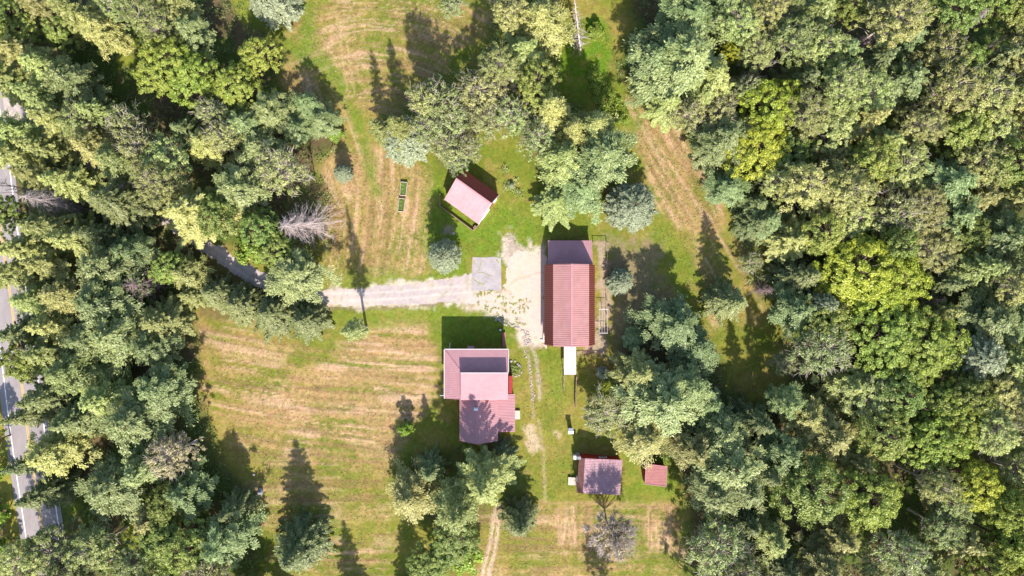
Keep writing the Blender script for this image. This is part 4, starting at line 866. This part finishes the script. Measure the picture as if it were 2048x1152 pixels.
# each row: map x, map y of the crown as seen, crown radius (map units), height in metres, kind, own label or None
T = [
# wood towards the road, upper part
(20, 30, 42, 16, 'G', None), (95, 22, 45, 19, 'P', None), (170, 40, 45, 19, 'P', None), (60, 70, 38, 12, 'G', None), (130, 72, 34, 11, 'G', None), (215, 68, 36, 17, 'P', None),
(250, 22, 45, 18, 'O', None), (305, 50, 42, 18, 'O', None), (355, 18, 36, 17, 'P', None), (165, 172, 48, 16, 'W', None), (60, 112, 52, 19, 'P', None), (25, 165, 46, 18, 'P', None),
(100, 140, 38, 16, 'P', None), (85, 200, 42, 18, 'P', None), (125, 250, 44, 18, 'P', None), (40, 270, 42, 18, 'P', None), (30, 320, 46, 18, 'P', None), (95, 300, 36, 17, 'P', None),
(90, 350, 42, 17, 'P', None), (150, 368, 46, 18, 'P', None), (335, 140, 62, 14, 'L', 'large feathery yellow-green maple above the shaded wood'), (395, 165, 55, 13, 'L', 'second yellow-green maple joined to the large feathery one'),
(470, 178, 52, 12, 'L', None), (388, 72, 40, 13, 'W', None), (517, 115, 44, 11, 'L', 'round yellowish broadleaf tree at the edge of the upper meadow'), (548, 0, 48, 11, 'B', 'silver-blue spruce cut off by the top of the upper meadow'),
(205, 232, 38, 16, 'P', None), (165, 245, 38, 16, 'O', None), (262, 258, 40, 16, 'T', None), (300, 300, 46, 15, 'T', None), (345, 330, 48, 15, 'O', None), (250, 330, 42, 17, 'P', None), (200, 300, 36, 16, 'P', None),
(440, 232, 34, 13, 'T', None), (460, 275, 40, 13, 'T', None), (420, 290, 36, 12, 'P', None), (500, 255, 42, 13, 'W', None), (380, 265, 40, 13, 'S', None), (545, 232, 40, 13, 'W', None), (520, 300, 40, 11, 'W', None),
(488, 385, 56, 16, 'W', 'pale green pine spreading wide beside the bleached dead spruce'), (560, 350, 50, 13, 'T', None), (614, 352, 22, 10, 'X', 'tiny white snag above the bleached dead spruce'),
(618, 212, 30, 9, 'W', 'upper one of the bluish pines at the meadow edge'), (645, 245, 34, 8, 'W', 'lower bluish pine at the meadow edge beside the bright shrub'), (672, 268, 15, 2.5, 'U', 'bright shrub at the foot of the meadow edge pines'),
(595, 262, 30, 8, 'W', None), (685, 346, 18, 5.5, 'B', 'small round silver-blue spruce alone on the mown strip'), (628, 445, 62, 12, 'D', 'bleached dead spruce with a broad fan of bare branches'),
(245, 410, 62, 18, 'S', None), (390, 430, 70, 18, 'P', 'broad pale fir standing over the shaded driveway'), (440, 420, 48, 15, 'G', None), (530, 455, 42, 11, 'G', None), (505, 495, 34, 8, 'U', 'bright bushy tree hanging over the driveway bend'), (600, 545, 54, 13, 'W', 'green pine overhanging the driveway where it leaves the shade'),
(560, 500, 36, 10, 'G', None), (330, 380, 46, 16, 'O', None),
(95, 402, 40, 17, 'D', 'pale dead spruce leaning over the road'), (15, 372, 30, 15, 'X', 'grey bare snag at the picture edge by the road'), (30, 430, 36, 14, 'G', None), (100, 455, 48, 17, 'P', None), (155, 480, 46, 17, 'P', None), (55, 500, 46, 17, 'P', None), (30, 550, 46, 17, 'P', None), (115, 530, 44, 17, 'P', None), (200, 470, 40, 15, 'S', None),
(140, 590, 44, 16, 'P', None), (85, 600, 36, 15, 'P', None), (225, 535, 56, 17, 'W', None), (285, 570, 52, 13, 'Q', 'purple-grey dead spruce among the pines near the road'), (340, 535, 34, 11, 'G', None), (375, 545, 34, 11, 'P', None), (270, 505, 40, 13, 'W', None), (385, 590, 30, 9, 'P', None),
(430, 585, 42, 10, 'S', 'first of the spruces lining the meadow side of the driveway, nearest the road'), (480, 608, 48, 10, 'S', 'second spruce of the row along the driveway meadow side'), (545, 628, 50, 10, 'S', 'third spruce of the row along the driveway meadow side'), (612, 640, 44, 10, 'S', 'last spruce of the driveway row, nearest the house'),
(220, 605, 58, 17, 'W', None), (250, 668, 62, 17, 'W', None), (330, 640, 52, 15, 'P', None), (320, 690, 48, 15, 'W', None), (195, 680, 44, 16, 'W', None), (115, 655, 46, 16, 'P', None), (50, 665, 46, 16, 'S', None), (110, 705, 52, 16, 'P', None), (65, 730, 44, 15, 'G', None), (155, 745, 50, 17, 'P', None),
(330, 775, 58, 16, 'W', None), (285, 835, 62, 17, 'W', None), (220, 790, 54, 17, 'P', None), (105, 790, 54, 18, 'S', None), (75, 826, 40, 18, 'S', 'pointed spruce whose tip reaches across the road'), (160, 835, 54, 17, 'S', None), (355, 900, 52, 14, 'E', 'half-bare pinkish tree in the wood below the green pines'), (75, 920, 40, 17, 'S', None), (125, 895, 48, 17, 'P', None),
(235, 965, 60, 16, 'W', None), (300, 930, 48, 15, 'W', None), (95, 985, 42, 16, 'S', None), (310, 1035, 46, 13, 'P', None), (375, 980, 46, 13, 'W', None), (340, 1005, 40, 13, 'G', None), (130, 1095, 62, 16, 'O', None), (65, 1120, 48, 15, 'O', None), (205, 1090, 52, 15, 'O', None), (330, 1080, 52, 13, 'G', None), (395, 1080, 56, 14, 'G', None), (455, 1080, 56, 15, 'W', None), (470, 1020, 40, 12, 'S', None), (270, 1125, 44, 14, 'O', None), (425, 1140, 46, 14, 'T', None), (170, 1150, 50, 15, 'O', None),
(-14, 945, 22, 5, 'U', 'bright shrub beyond the road, upper of three'), (-6, 1035, 24, 5, 'U', 'bright shrub beyond the road, middle of three'), (2, 1112, 28, 5.5, 'U', 'bright shrub beyond the road, lowest of three'), (-12, 880, 30, 8, 'G', None),
# lone trees of the lawns
(712, 659, 21, 20, 'N', 'tall thin grey-green tree whose narrow shadow crosses the driveway'), (888, 512, 33, 10.5, 'B', 'round silver spruce on the lawn above the driveway'), (813, 854, 16, 4.6, 'U', 'small bright round shrub alone on the mown meadow'), (598, 1098, 60, 16, 'S', 'lone dark spruce at the foot of the meadow with a long shadow'),
(1240, 563, 28, 5.2, 'B', 'low pale round spruce in the bare yard behind the barn'), (1262, 414, 50, 9, 'B', 'round silvery spruce between the barn and the grass lane'), (1222, 1064, 52, 13, 'A', 'thin russet tree with bare twigs below the cottage'),
(905, 8, 28, 6, 'T', 'small pale twiggy tree alone at the top of the meadow'), (1195, 66, 17, 2.6, 'U', 'round yellow-green shrub alone on the bright grass lane'), (1205, 746, 14, 1.8, 'B', 'tiny pale bush in the dappled pen by the walkway'), (1023, 371, 6, 1.1, 'B', 'very small white bush beside the garage'),
# grove above the garage
(880, 205, 46, 15, 'T', None), (848, 205, 38, 17, 'T', None), (812, 282, 46, 8, 'B', 'broad silver-blue spruce at the edge of the grove'), (762, 262, 26, 15, 'P', None), (802, 258, 26, 17, 'P', None), (900, 292, 42, 10, 'T', None), (865, 245, 42, 13, 'T', None), (930, 300, 30, 9, 'T', None), (960, 190, 50, 12, 'T', None), (1003, 140, 46, 14, 'O', None), (1085, 50, 52, 16, 'P', None), (1050, 115, 52, 15, 'P', None), (1020, 45, 46, 16, 'O', None), (1000, 165, 40, 10, 'X', 'pale leafless snag inside the grove above the garage'), (1070, 180, 46, 14, 'G', None), (975, 235, 42, 10, 'T', None), (1030, 235, 44, 11, 'T', None), (905, 245, 40, 11, 'T', None),
(1102, 225, 38, 18, 'P', 'starry pale fir at the edge of the dark grass lane'), (1075, 280, 40, 12, 'T', None), (1140, 268, 32, 18, 'P', None), (1128, 325, 46, 15, 'P', None), (1200, 320, 62, 19, 'W', 'large light green pine above the barn'), (1190, 262, 40, 19, 'P', None), (1108, 408, 46, 8, 'P', 'rounded olive fir whose boughs meet the barn lean-to'), (1165, 380, 44, 11, 'W', None), (915, 325, 26, 8, 'T', 'greyish tree touching the garage roof'),
(1150, 45, 30, 13, 'F', 'dead spruce leaning over the dark grass lane'),
# big pines beside the lane
(1370, 130, 78, 18, 'W', 'big blue-grey pine towering at the corner of the lane'), (1300, 130, 46, 15, 'W', None), (1298, 185, 34, 11, 'W', None), (1375, 55, 56, 17, 'W', None), (1440, 22, 46, 17, 'W', None), (1330, 215, 46, 13, 'P', None), (1420, 165, 46, 16, 'P', None), (1290, 85, 26, 12, 'W', None), (1365, 235, 36, 11, 'T', None), (1460, 110, 24, 11, 'M', 'small vivid maple wedged between big pines and oaks'), (1400, 205, 34, 13, 'P', None), (1445, 278, 54, 14, 'W', None), (1420, 302, 42, 12, 'W', None), (1450, 378, 40, 10, 'W', None), (1430, 220, 34, 12, 'T', None), (1365, 15, 40, 16, 'W', None),
# big wood away from the road
(1465, 50, 50, 17, 'O', None), (1522, 30, 50, 17, 'O', None), (1565, 12, 42, 17, 'O', None), (1622, 38, 56, 18, 'P', None), (1692, 30, 36, 14, 'G', None), (1770, 48, 58, 18, 'O', None), (1812, 18, 42, 16, 'G', None), (1880, 25, 50, 18, 'O', None), (1930, 50, 26, 17, 'D', 'small grey dead spruce in the upper wood corner'), (1965, 12, 42, 17, 'G', None), (2012, 22, 48, 17, 'G', None), (2035, 70, 42, 17, 'O', None),
(1500, 105, 46, 17, 'O', None), (1570, 80, 50, 17, 'O', None), (1630, 110, 46, 17, 'O', None), (1670, 110, 30, 15, 'W', None), (1722, 90, 34, 8, 'Q', 'brown dead brush tree in a gap of the upper wood'), (1740, 135, 46, 17, 'O', None), (1800, 95, 46, 17, 'O', None), (1860, 112, 56, 18, 'O', None), (1920, 135, 50, 18, 'O', None), (1980, 120, 56, 18, 'O', None), (2038, 135, 48, 18, 'O', None),
(1512, 140, 36, 15, 'X', 'forked white snag standing above the twin yellow maples'), (1480, 182, 34, 13, 'T', None), (1600, 165, 54, 17, 'O', None), (1660, 185, 48, 17, 'O', None), (1790, 168, 54, 16, 'W', 'blue-green pine rising among olive oaks of the upper wood'), (1725, 195, 46, 17, 'O', None), (1880, 185, 56, 18, 'O', None), (1948, 195, 54, 18, 'O', None), (2012, 200, 50, 18, 'O', None),
(1530, 218, 60, 14, 'M', 'upper of the twin yellow maples at the wood edge'), (1510, 296, 62, 13, 'M', 'lower of the twin yellow maples at the wood edge'), (1605, 235, 44, 15, 'O', None), (1575, 310, 46, 12, 'G', None),
(1660, 250, 58, 17, 'O', None), (1720, 250, 46, 17, 'O', None), (1765, 290, 56, 17, 'O', None), (1830, 250, 54, 17, 'O', None), (1910, 255, 56, 18, 'O', None), (1980, 270, 56, 18, 'O', None), (2042, 265, 44, 18, 'O', None), (2042, 225, 22, 14, 'M', 'little vivid maple showing in a gap of the olive oaks'),
(1550, 355, 50, 14, 'O', None), (1720, 330, 54, 17, 'O', None), (1790, 335, 48, 17, 'O', None), (1880, 370, 54, 17, 'W', 'grey-blue pine breaking the olive oak canopy'), (1945, 325, 54, 17, 'O', None), (2010, 335, 54, 17, 'O', None), (1660, 320, 40, 13, 'O', None),
(1600, 392, 64, 17, 'O', None), (1665, 385, 54, 17, 'O', None), (1728, 385, 38, 17, 'X', 'bright bleached snag with spiky branches in the oak wood'), (1690, 445, 52, 16, 'O', None), (1765, 440, 54, 16, 'T', None), (1830, 425, 54, 17, 'O', None), (1895, 440, 48, 15, 'W', None), (1955, 400, 52, 17, 'O', None), (2022, 400, 50, 17, 'O', None),
(1530, 440, 36, 10, 'W', None), (1508, 412, 34, 11, 'S', None), (1575, 480, 56, 15, 'O', None), (1640, 470, 44, 15, 'O', None), (1770, 490, 46, 15, 'O', None), (1855, 500, 46, 14, 'O', None), (1930, 470, 40, 14, 'G', None), (1990, 480, 56, 17, 'O', None), (2042, 470, 46, 17, 'O', None), 
(1690, 545, 84, 15, 'M', 'broad yellow maple, the half nearer the house'), (1775, 560, 70, 15, 'M', 'broad yellow maple, the half farther from the house'), (1725, 595, 56, 13, 'M', 'lowest lobe of the broad yellow maples'),
(1600, 555, 54, 15, 'O', None), (1585, 618, 50, 13, 'W', None), (1528, 578, 24, 8, 'Q', 'low grey-brown dead tree beside the far grass strip'), (1630, 605, 26, 14, 'B', 'narrow silvery spruce under the broad yellow maple'),
(1760, 668, 72, 15, 'L', 'broad bright green tree below the yellow maples, nearer half'), (1840, 690, 70, 15, 'L', 'broad bright green tree below the yellow maples, farther half'), (1800, 735, 56, 13, 'L', 'lime green tree under the broad bright green trees'),
(1650, 640, 54, 14, 'G', None), (1640, 692, 60, 14, 'T', None), (1565, 720, 26, 8, 'T', None), (1735, 782, 56, 14, 'O', None), (1690, 770, 40, 12, 'P', None),
(1885, 560, 44, 14, 'O', None), (1950, 535, 54, 16, 'O', None), (2025, 560, 50, 16, 'O', None), (1965, 635, 56, 15, 'W', 'lime-tinted pine close to the picture edge beside the bright green trees'), (2030, 640, 46, 15, 'W', None), (1880, 620, 34, 13, 'P', None), (1935, 712, 52, 14, 'B', 'pale silvery spruce beyond the broad bright green trees'), (2015, 720, 48, 16, 'O', None), (1990, 780, 54, 16, 'O', None), (2035, 825, 40, 15, 'T', None), (1925, 780, 46, 15, 'O', None), (1865, 600, 22, 9, 'Q', 'small brown dead spruce beside the broad yellow maple'),
(1456, 602, 46, 15, 'S', 'dark slender spruce on the far grass strip with a tall shadow'), (1500, 525, 26, 4, 'T', None), (1510, 448, 40, 10, 'S', None),
# grove behind the barn
(1350, 645, 60, 13, 'W', 'blue-green pine at the top of the grove behind the barn'), (1388, 692, 44, 10, 'W', None), (1275, 745, 46, 15, 'P', None), (1325, 790, 76, 16, 'W', 'tallest broad pine of the grove behind the barn'), (1375, 770, 46, 15, 'W', None), (1292, 872, 50, 12, 'P', 'pale fir whose boughs reach down to the small red shed'), (1203, 828, 48, 8, 'T', 'pale round tree above the cottage'), (1440, 860, 50, 14, 'W', None), (1480, 890, 38, 11, 'P', None), (1455, 930, 66, 17, 'W', 'blue-green pine at the lower tip of the grove'), (1420, 985, 54, 15, 'W', None), (1385, 895, 44, 14, 'P', None), (1265, 675, 22, 4, 'W', None), (1480, 970, 44, 15, 'W', None), (1415, 800, 34, 11, 'W', None),
(1435, 1085, 62, 14, 'T', None), (1475, 1140, 54, 14, 'T', None), (1545, 1075, 36, 11, 'P', None), (1605, 975, 70, 16, 'G', 'blue-tinged broadleaf tree leading the lower wood'), (1650, 870, 54, 14, 'P', None), (1605, 830, 44, 12, 'P', None), (1560, 800, 34, 17, 'W', None), (1512, 845, 42, 16, 'S', None), (1530, 945, 42, 15, 'S', None), (1725, 1000, 66, 15, 'L', None), (1680, 1075, 52, 14, 'O', None), (1710, 920, 40, 13, 'P', None), (1760, 860, 56, 15, 'G', None), (1850, 880, 58, 15, 'L', None), (1900, 830, 60, 15, 'L', None), (1965, 850, 54, 16, 'O', None), (1855, 960, 46, 15, 'O', None), (1940, 955, 60, 15, 'M', 'golden maple glowing in the lower wood'), (1995, 1005, 56, 16, 'L', None), (2012, 1080, 62, 16, 'L', None), (2035, 940, 44, 16, 'O', None), (1860, 1045, 50, 14, 'O', None), (1910, 1075, 48, 15, 'P', None), (1790, 1095, 50, 14, 'T', None), (1835, 1135, 46, 14, 'P', None), (1740, 1125, 46, 13, 'O', None), (1960, 1125, 54, 16, 'L', None), (1790, 780, 50, 14, 'G', None), (1870, 795, 46, 14, 'G', None), (1890, 1000, 44, 15, 'O', None), (1640, 1130, 48, 13, 'P', None), (1570, 1135, 46, 12, 'S', None), (1560, 895, 44, 16, 'W', None), (1500, 1050, 34, 9, 'S', None),
# grove below the house
(825, 990, 50, 12, 'P', 'fir of the lower grove nearest the mown meadow'), (915, 1010, 46, 20, 'P', 'middle fir of the grove below the house'), (972, 958, 60, 20, 'P', 'broadest fir below the house, casting shade on its roof'), (1042, 1045, 42, 13, 'S', 'dark spruce beside the rutted track below the house'), (905, 1075, 52, 10, 'G', None), (865, 1125, 46, 10, 'G', None), (862, 938, 36, 11.5, 'S', None), (935, 1120, 34, 5, 'U', 'lush bush beside the rutted track at the picture foot'), (1005, 905, 30, 4, 'S', None), (940, 897, 16, 2, 'U', 'leafy shrub under the end of the rear wing'),
]
# trees just outside the picture whose shadows lie inside it
OUT = [(700, 1255, 44, 15, 'S'), (825, 1240, 52, 16, 'S'), (1210, 1195, 34, 8, 'T'), (560, 1240, 44, 9, 'S'), (400, 1230, 56, 16, 'W'), (480, 1215, 56, 16, 'W'), (300, 1210, 56, 16, 'O'), (180, 1215, 56, 16, 'O'), (80, 1210, 56, 15, 'O'), (1420, 1215, 56, 14, 'T'), (1520, 1215, 56, 14, 'P'), (1620, 1215, 56, 14, 'O'), (1720, 1215, 56, 15, 'O'), (1830, 1215, 56, 15, 'O'), (1930, 1215, 60, 16, 'M'), (2040, 1200, 60, 16, 'M'),
       (2110, 1100, 60, 16, 'O'), (2110, 980, 60, 16, 'O'), (2105, 860, 60, 16, 'O'), (2105, 740, 56, 16, 'O'), (2110, 620, 56, 16, 'W'), (2110, 500, 56, 17, 'O'), (2110, 390, 56, 17, 'O'), (2110, 280, 56, 17, 'O'), (2110, 160, 56, 18, 'O'), (2110, 50, 56, 18, 'O'), (-70, 60, 52, 18, 'P'), (1120, -60, 56, 16, 'P'), (1260, -55, 50, 14, 'W')]

LM = [(100, 402, 'the dead roadside spruce'), (628, 445, 'the bleached dead spruce'), (285, 570, 'the purple-grey dead spruce'), (345, 150, 'the feathery yellow-green maples'), (355, 900, 'the half-bare pinkish tree'), (258, 100, 'the small shaded clearing'),
      (1520, 258, 'the twin yellow maples'), (1728, 565, 'the broad yellow maple'), (1800, 690, 'the broad bright green trees'), (1728, 385, 'the spiky bleached snag'), (1930, 50, 'the small grey dead spruce'), (1370, 130, 'the big blue-grey pine'), (1940, 955, 'the golden maple'), (1790, 168, 'the pine among the oaks'),
      (1310, 950, 'the small red shed'), (1140, 600, 'the barn'), (945, 395, 'the garage'), (955, 800, 'the farmhouse'), (1200, 950, 'the cottage'), (60, 860, 'the open stretch of road'), (480, 540, 'the driveway bend'), (1150, 50, 'the leaning dead spruce'), (1880, 370, 'the grey-blue oakwood pine'), (1605, 975, 'the blue-tinged broadleaf')]
ORD = ['closest', 'second closest', 'third closest', 'fourth closest', 'fifth closest', 'sixth closest', 'seventh closest', 'eighth closest', 'ninth closest', 'tenth closest']
for i, (px, py, r, h, kd, lab) in enumerate(T):
    q = random.Random(i*13+5)
    if kd == 'O' and not lab:
        u = q.random(); nk = 'O'
        if px > 1540: nk = 'W' if u < .05 else 'S' if u < .15 else 'G' if u < .22 else 'P' if u < .38 else 'O'
        T[i] = (px + q.uniform(-6, 6), py + q.uniform(-6, 6), r*q.uniform(.78, 1.12), h + q.uniform(-3.5, 2.5), nk, lab)
buckets = {}
for i, (px, py, r, h, kd, lab) in enumerate(T):
    if lab: continue
    j = min(range(len(LM)), key=lambda q: math.hypot(px-LM[q][0], py-LM[q][1]))
    dx, dy = px-LM[j][0], py-LM[j][1]
    side = ('above' if dy < 0 else 'below') if abs(dy) >= abs(dx) else ('away' if dx > 0 else 'road')
    buckets.setdefault((kd, j, side), []).append((math.hypot(dx, dy), i))
AUTO = {}
SIDE = {'above': '{} above {}', 'below': '{} below {}', 'away': '{} past {}, away from the road', 'road': '{} on the road side of {}'}
for (kd, j, side), L in buckets.items():
    L.sort()
    for k, (_, i) in enumerate(L):
        w = SIDE[side].format(ORD[k] if len(L) > 1 else 'standing', LM[j][2])
        AUTO[i] = f"{KIND[kd][1]}, {w}"
        if len(AUTO[i].split()) > 16: AUTO[i] = AUTO[i].replace(', away from the road', '')
AUTO_LONE = {}
seen = {}
def plant(i, px, py, r, h, kd, lab, tilt=None, group=None):
    zc = h*(.55 if kd not in 'SPWBFN' else .45)
    x, y, _ = G(px, py, zc); rw_ = r/10*(H-zc)/H
    P = PROTO[kd]; g = random.Random(i*7+3); cm, wm, hp, Rp = P[g.randrange(len(P))]
    nm, _, cat = KIND[kd]
    t = thing(nm, lab, cat, (x, y, -0.05), g.uniform(0, 6.283), group)
    s = rw_/Rp; t.scale = (s*g.uniform(.94, 1.06), s*g.uniform(.94, 1.06), h/hp)
    if tilt: t.rotation_mode = 'XYZ'; t.rotation_euler = tilt
    else: t.rotation_euler[0] = g.uniform(-.03, .03); t.rotation_euler[1] = g.uniform(-.03, .03)
    tr = link('trunk', wm, t)
    if cm: link('crown', cm, t)
    return t
GRP = {'L': 'lime green broadleaf trees', 'W': 'blue-green pines', 'P': 'olive fir trees', 'S': 'dark spruces', 'O': 'olive broadleaf trees of the woods', 'G': 'green broadleaf trees', 'T': 'pale twiggy trees', 'M': 'yellow-green maples', 'B': 'silver-blue spruces', 'U': 'bright shrubs'}
for i, (px, py, r, h, kd, lab) in enumerate(T):
    if kd == 'F':
        t = plant(i, px, py, r, h, kd, lab)
        x, y, _ = G(1161, 100); t.location = (x, y, -.05); t.scale = (1, 1, 1); t.rotation_euler = (math.radians(-20), math.radians(-10.5), 0)
        continue
    t = plant(i, px, py, r, h, kd, lab or AUTO[i], group=GRP.get(kd))
    if (px, py) == (628, 445):               # it leans towards the road
        x, y, _ = G(646, 450); t.location = (x, y, -.05); t.rotation_euler = (math.radians(6), math.radians(-24), t.rotation_euler[2]*0)
def outside(px, py):
    j = min(range(len(LM)), key=lambda q: math.hypot(px-LM[q][0], py-LM[q][1]))
    k = seen[(j, 0)] = seen.get((j, 0), -1) + 1
    return f"past the picture edge, {['first', 'second', 'third', 'fourth', 'fifth', 'sixth', 'seventh'][k]} from {LM[j][2]}"
for i, (px, py, r, h, kd) in enumerate(OUT):
    plant(1000+i, px, py, r, h, kd, f"{KIND[kd][1]} {outside(px, py)}", group='trees past the picture edge')

# ---- plants nobody could count
def leaf_patch(name, pts, rad, zlo, zhi, per, leaf, mat, label, seed, parent=None):
    g = np.random.default_rng(seed); pts = np.asarray(pts, float); n = len(pts); bi = np.repeat(np.arange(n), per); m = len(bi)
    hh = g.uniform(zlo, zhi, n)
    q = g.normal(0, .5, (m, 3)); rad = np.broadcast_to(rad, (n,))
    c = np.stack([(pts[bi, 0]-1024)/10 + q[:, 0]*rad[bi], (576-pts[bi, 1])/10 + q[:, 1]*rad[bi], np.abs(hh[bi]*(1-.5*np.clip(np.hypot(q[:, 0], q[:, 1]), 0, 1.6))*g.random(m)**.5)+.03], -1)
    Nn = np.stack([g.normal(0, .5, m), g.normal(0, .5, m), np.ones(m)], -1); sc = .6+.8*g.random(m)
    ti = g.random(n); lv = leaves(c, g.normal(0, 1, (m, 3)), Nn, leaf*sc, leaf*.6*sc, np.clip(ti[bi]*.6+.2+g.normal(0, .18, m), 0, 1))
    o = link(name, np_mesh(name, lv[0], lv[1], M[mat], tint=lv[2]), parent)
    o['kind'] = 'stuff'
    if label: o['label'] = label
    return o
def scatter(P, n, seed):
    g = np.random.default_rng(seed); P = np.asarray(P, float); lo, hi = P.min(0), P.max(0); outp = []
    while len(outp) < n:
        q = lo + g.random((n*3, 2))*(hi-lo); ok = poly_sd(q[:, 0], q[:, 1], P) > 0; outp += list(q[ok])
    return np.array(outp[:n])
clipf = lambda P: [(min(max(a, -90), 2140), min(max(b, -60), 1210)) for a, b in P]
def off_road(q): 
    d = line_d(q[:, 0], q[:, 1], RC); e = line_d(q[:, 0], q[:, 1], DRIVE); return q[(d > 62) & (e > 26)]
leaf_patch('undergrowth', off_road(scatter(clipf(FOREST_L), 2600, 1)), 0.9, .3, 1.6, 16, .34, 'under', 'low brambles and seedlings under the trees near the road', 61)
leaf_patch('undergrowth', scatter(clipf(FOREST_R), 2600, 2), 0.9, .3, 1.6, 16, .34, 'under', 'low brambles and seedlings on the floor of the big wood', 62)
leaf_patch('undergrowth', scatter(GROVE, 420, 3), 0.8, .3, 1.3, 18, .32, 'leafG', 'leafy undergrowth in the grove above the garage', 63)
leaf_patch('tall_weeds', scatter([(1172, 135), (1190, 130), (1225, 185), (1258, 230), (1250, 250), (1215, 240), (1185, 200)], 150, 4), 0.55, .7, 1.7, 34, .26, 'leafU', 'strip of tall yellowing weeds along the bright grass lane', 64)
leaf_patch('weeds', np.concatenate([scatter([(955, 600), (1010, 590), (1062, 600), (1060, 660), (1010, 636), (950, 612)], 70, 5), scatter([(960, 582), (985, 580), (985, 590), (945, 596)], 18, 8)]), .28, .05, .22, 14, .16, 'leafU', 'weed tufts sprouting through the gravel yard', 65)
leaf_patch('plants', scatter([(1023, 725), (1037, 732), (1042, 742), (1034, 750), (1023, 748)], 34, 6), .34, .2, .7, 24, .18, 'leafG', None, 66, fb)
for o_, P in zip([o for o in bpy.data.objects if o.name.startswith('raised_bed')], ([(803, 366), (801, 389), (811, 389.5), (813.5, 367)], [(799.5, 399), (797.5, 421.5), (806.5, 422), (809.5, 399.5)])):
    leaf_patch('plants', scatter(P, 40, 7), .25, .40, .66, 20, .16, 'leafU', None, 67, o_)
leaf_patch('bushes', np.concatenate([scatter([(1000, 330), (1030, 340), (1045, 390), (1012, 380)], 16, 9), scatter([(1222, 760), (1240, 790), (1245, 860), (1225, 800)], 24, 10), scatter([(1500, 470), (1530, 520), (1520, 590), (1490, 560), (1490, 500)], 40, 11)]), .7, .3, 1.1, 26, .26, 'leafT', 'loose rough bushes along the wood edges', 68)
# pale loose stones at the yard edge and along the wheel track
g_ = np.random.default_rng(8); pts = np.concatenate([scatter([(1040, 655), (1058, 665), (1062, 690), (1050, 690)], 60, 12), scatter([(985, 625), (1005, 635), (1040, 655), (1030, 660), (990, 640)], 50, 13),
    np.stack([np.interp(np.linspace(0, 1, 40), [0, .3, 1], [1050, 1058, 1068])+g_.normal(0, 1.5, 40), np.linspace(698, 800, 40)], -1)])
mb = MB()
for p in pts:
    s = g_.uniform(.1, .26); x, y, _ = G(*p); mb.tube((x, y, -.02), (x, y, s*.55), s, s*.6, 6)
o = mb.build('loose_stones', M['stone']); tag(o, 'pale loose stones scattered along the yard edge and wheel track', kind='stuff')

def wisps(name, polys, n, leaf, mat, label, seed, zz):
    g = np.random.default_rng(seed); tot = sum(k for _, k in polys); pts = np.concatenate([scatter(P, int(n*k/tot), seed+i) for i, (P, k) in enumerate(polys)])
    pts = pts[(poly_sd(pts[:, 0], pts[:, 1], [(880, 640), (1020, 690), (1035, 870), (990, 890), (915, 880), (880, 800)]) < 0)]
    m = len(pts); c = np.stack([(pts[:, 0]-1024)/10, (576-pts[:, 1])/10, g.uniform(.04, zz, m)], -1)
    Nn = np.stack([g.normal(0, .45, m), g.normal(0, .45, m), np.ones(m)], -1); sc = g.uniform(.5, 1.3, m)
    lv = leaves(c, np.stack([g.normal(0, 1, m), g.normal(0, .5, m), g.normal(0, .1, m)], -1), Nn, leaf*sc, leaf*.35*sc, g.random(m))
    tag(link(name, np_mesh(name, lv[0], lv[1], M[mat], tint=lv[2])), label, kind='stuff')
FP = [([(400, 660), (650, 700), (860, 640), (860, 800), (780, 940), (480, 920)], 5), ([(520, 910), (780, 940), (770, 1150), (530, 1150)], 3), ([(660, 400), (710, 300), (860, 330), (860, 540), (660, 565)], 3), ([(590, 0), (980, 0), (870, 170), (760, 250), (600, 180)], 4),
      ([(1270, 180), (1350, 260), (1440, 400), (1430, 470), (1340, 440), (1270, 280)], 2), ([(960, 1015), (1360, 1010), (1370, 1150), (960, 1150)], 3)]
wisps('dry_grass', FP, 9000, .34, 'leafH', 'wisps of cut dry grass lying on the mown meadow', 81, .12)
LPs = FP + [([(860, 340), (1080, 430), (1085, 500), (940, 515), (860, 560)], 2), ([(1080, 700), (1125, 700), (1150, 1000), (1050, 1000), (1040, 700)], 2), ([(1300, 450), (1400, 470), (1520, 640), (1440, 690)], 2), ([(1130, 40), (1220, 40), (1280, 250), (1220, 200)], 1.5)]
wisps('grass_tufts', LPs, 12000, .30, 'leafK', 'tufts of longer green grass across the lawns', 91, .16)
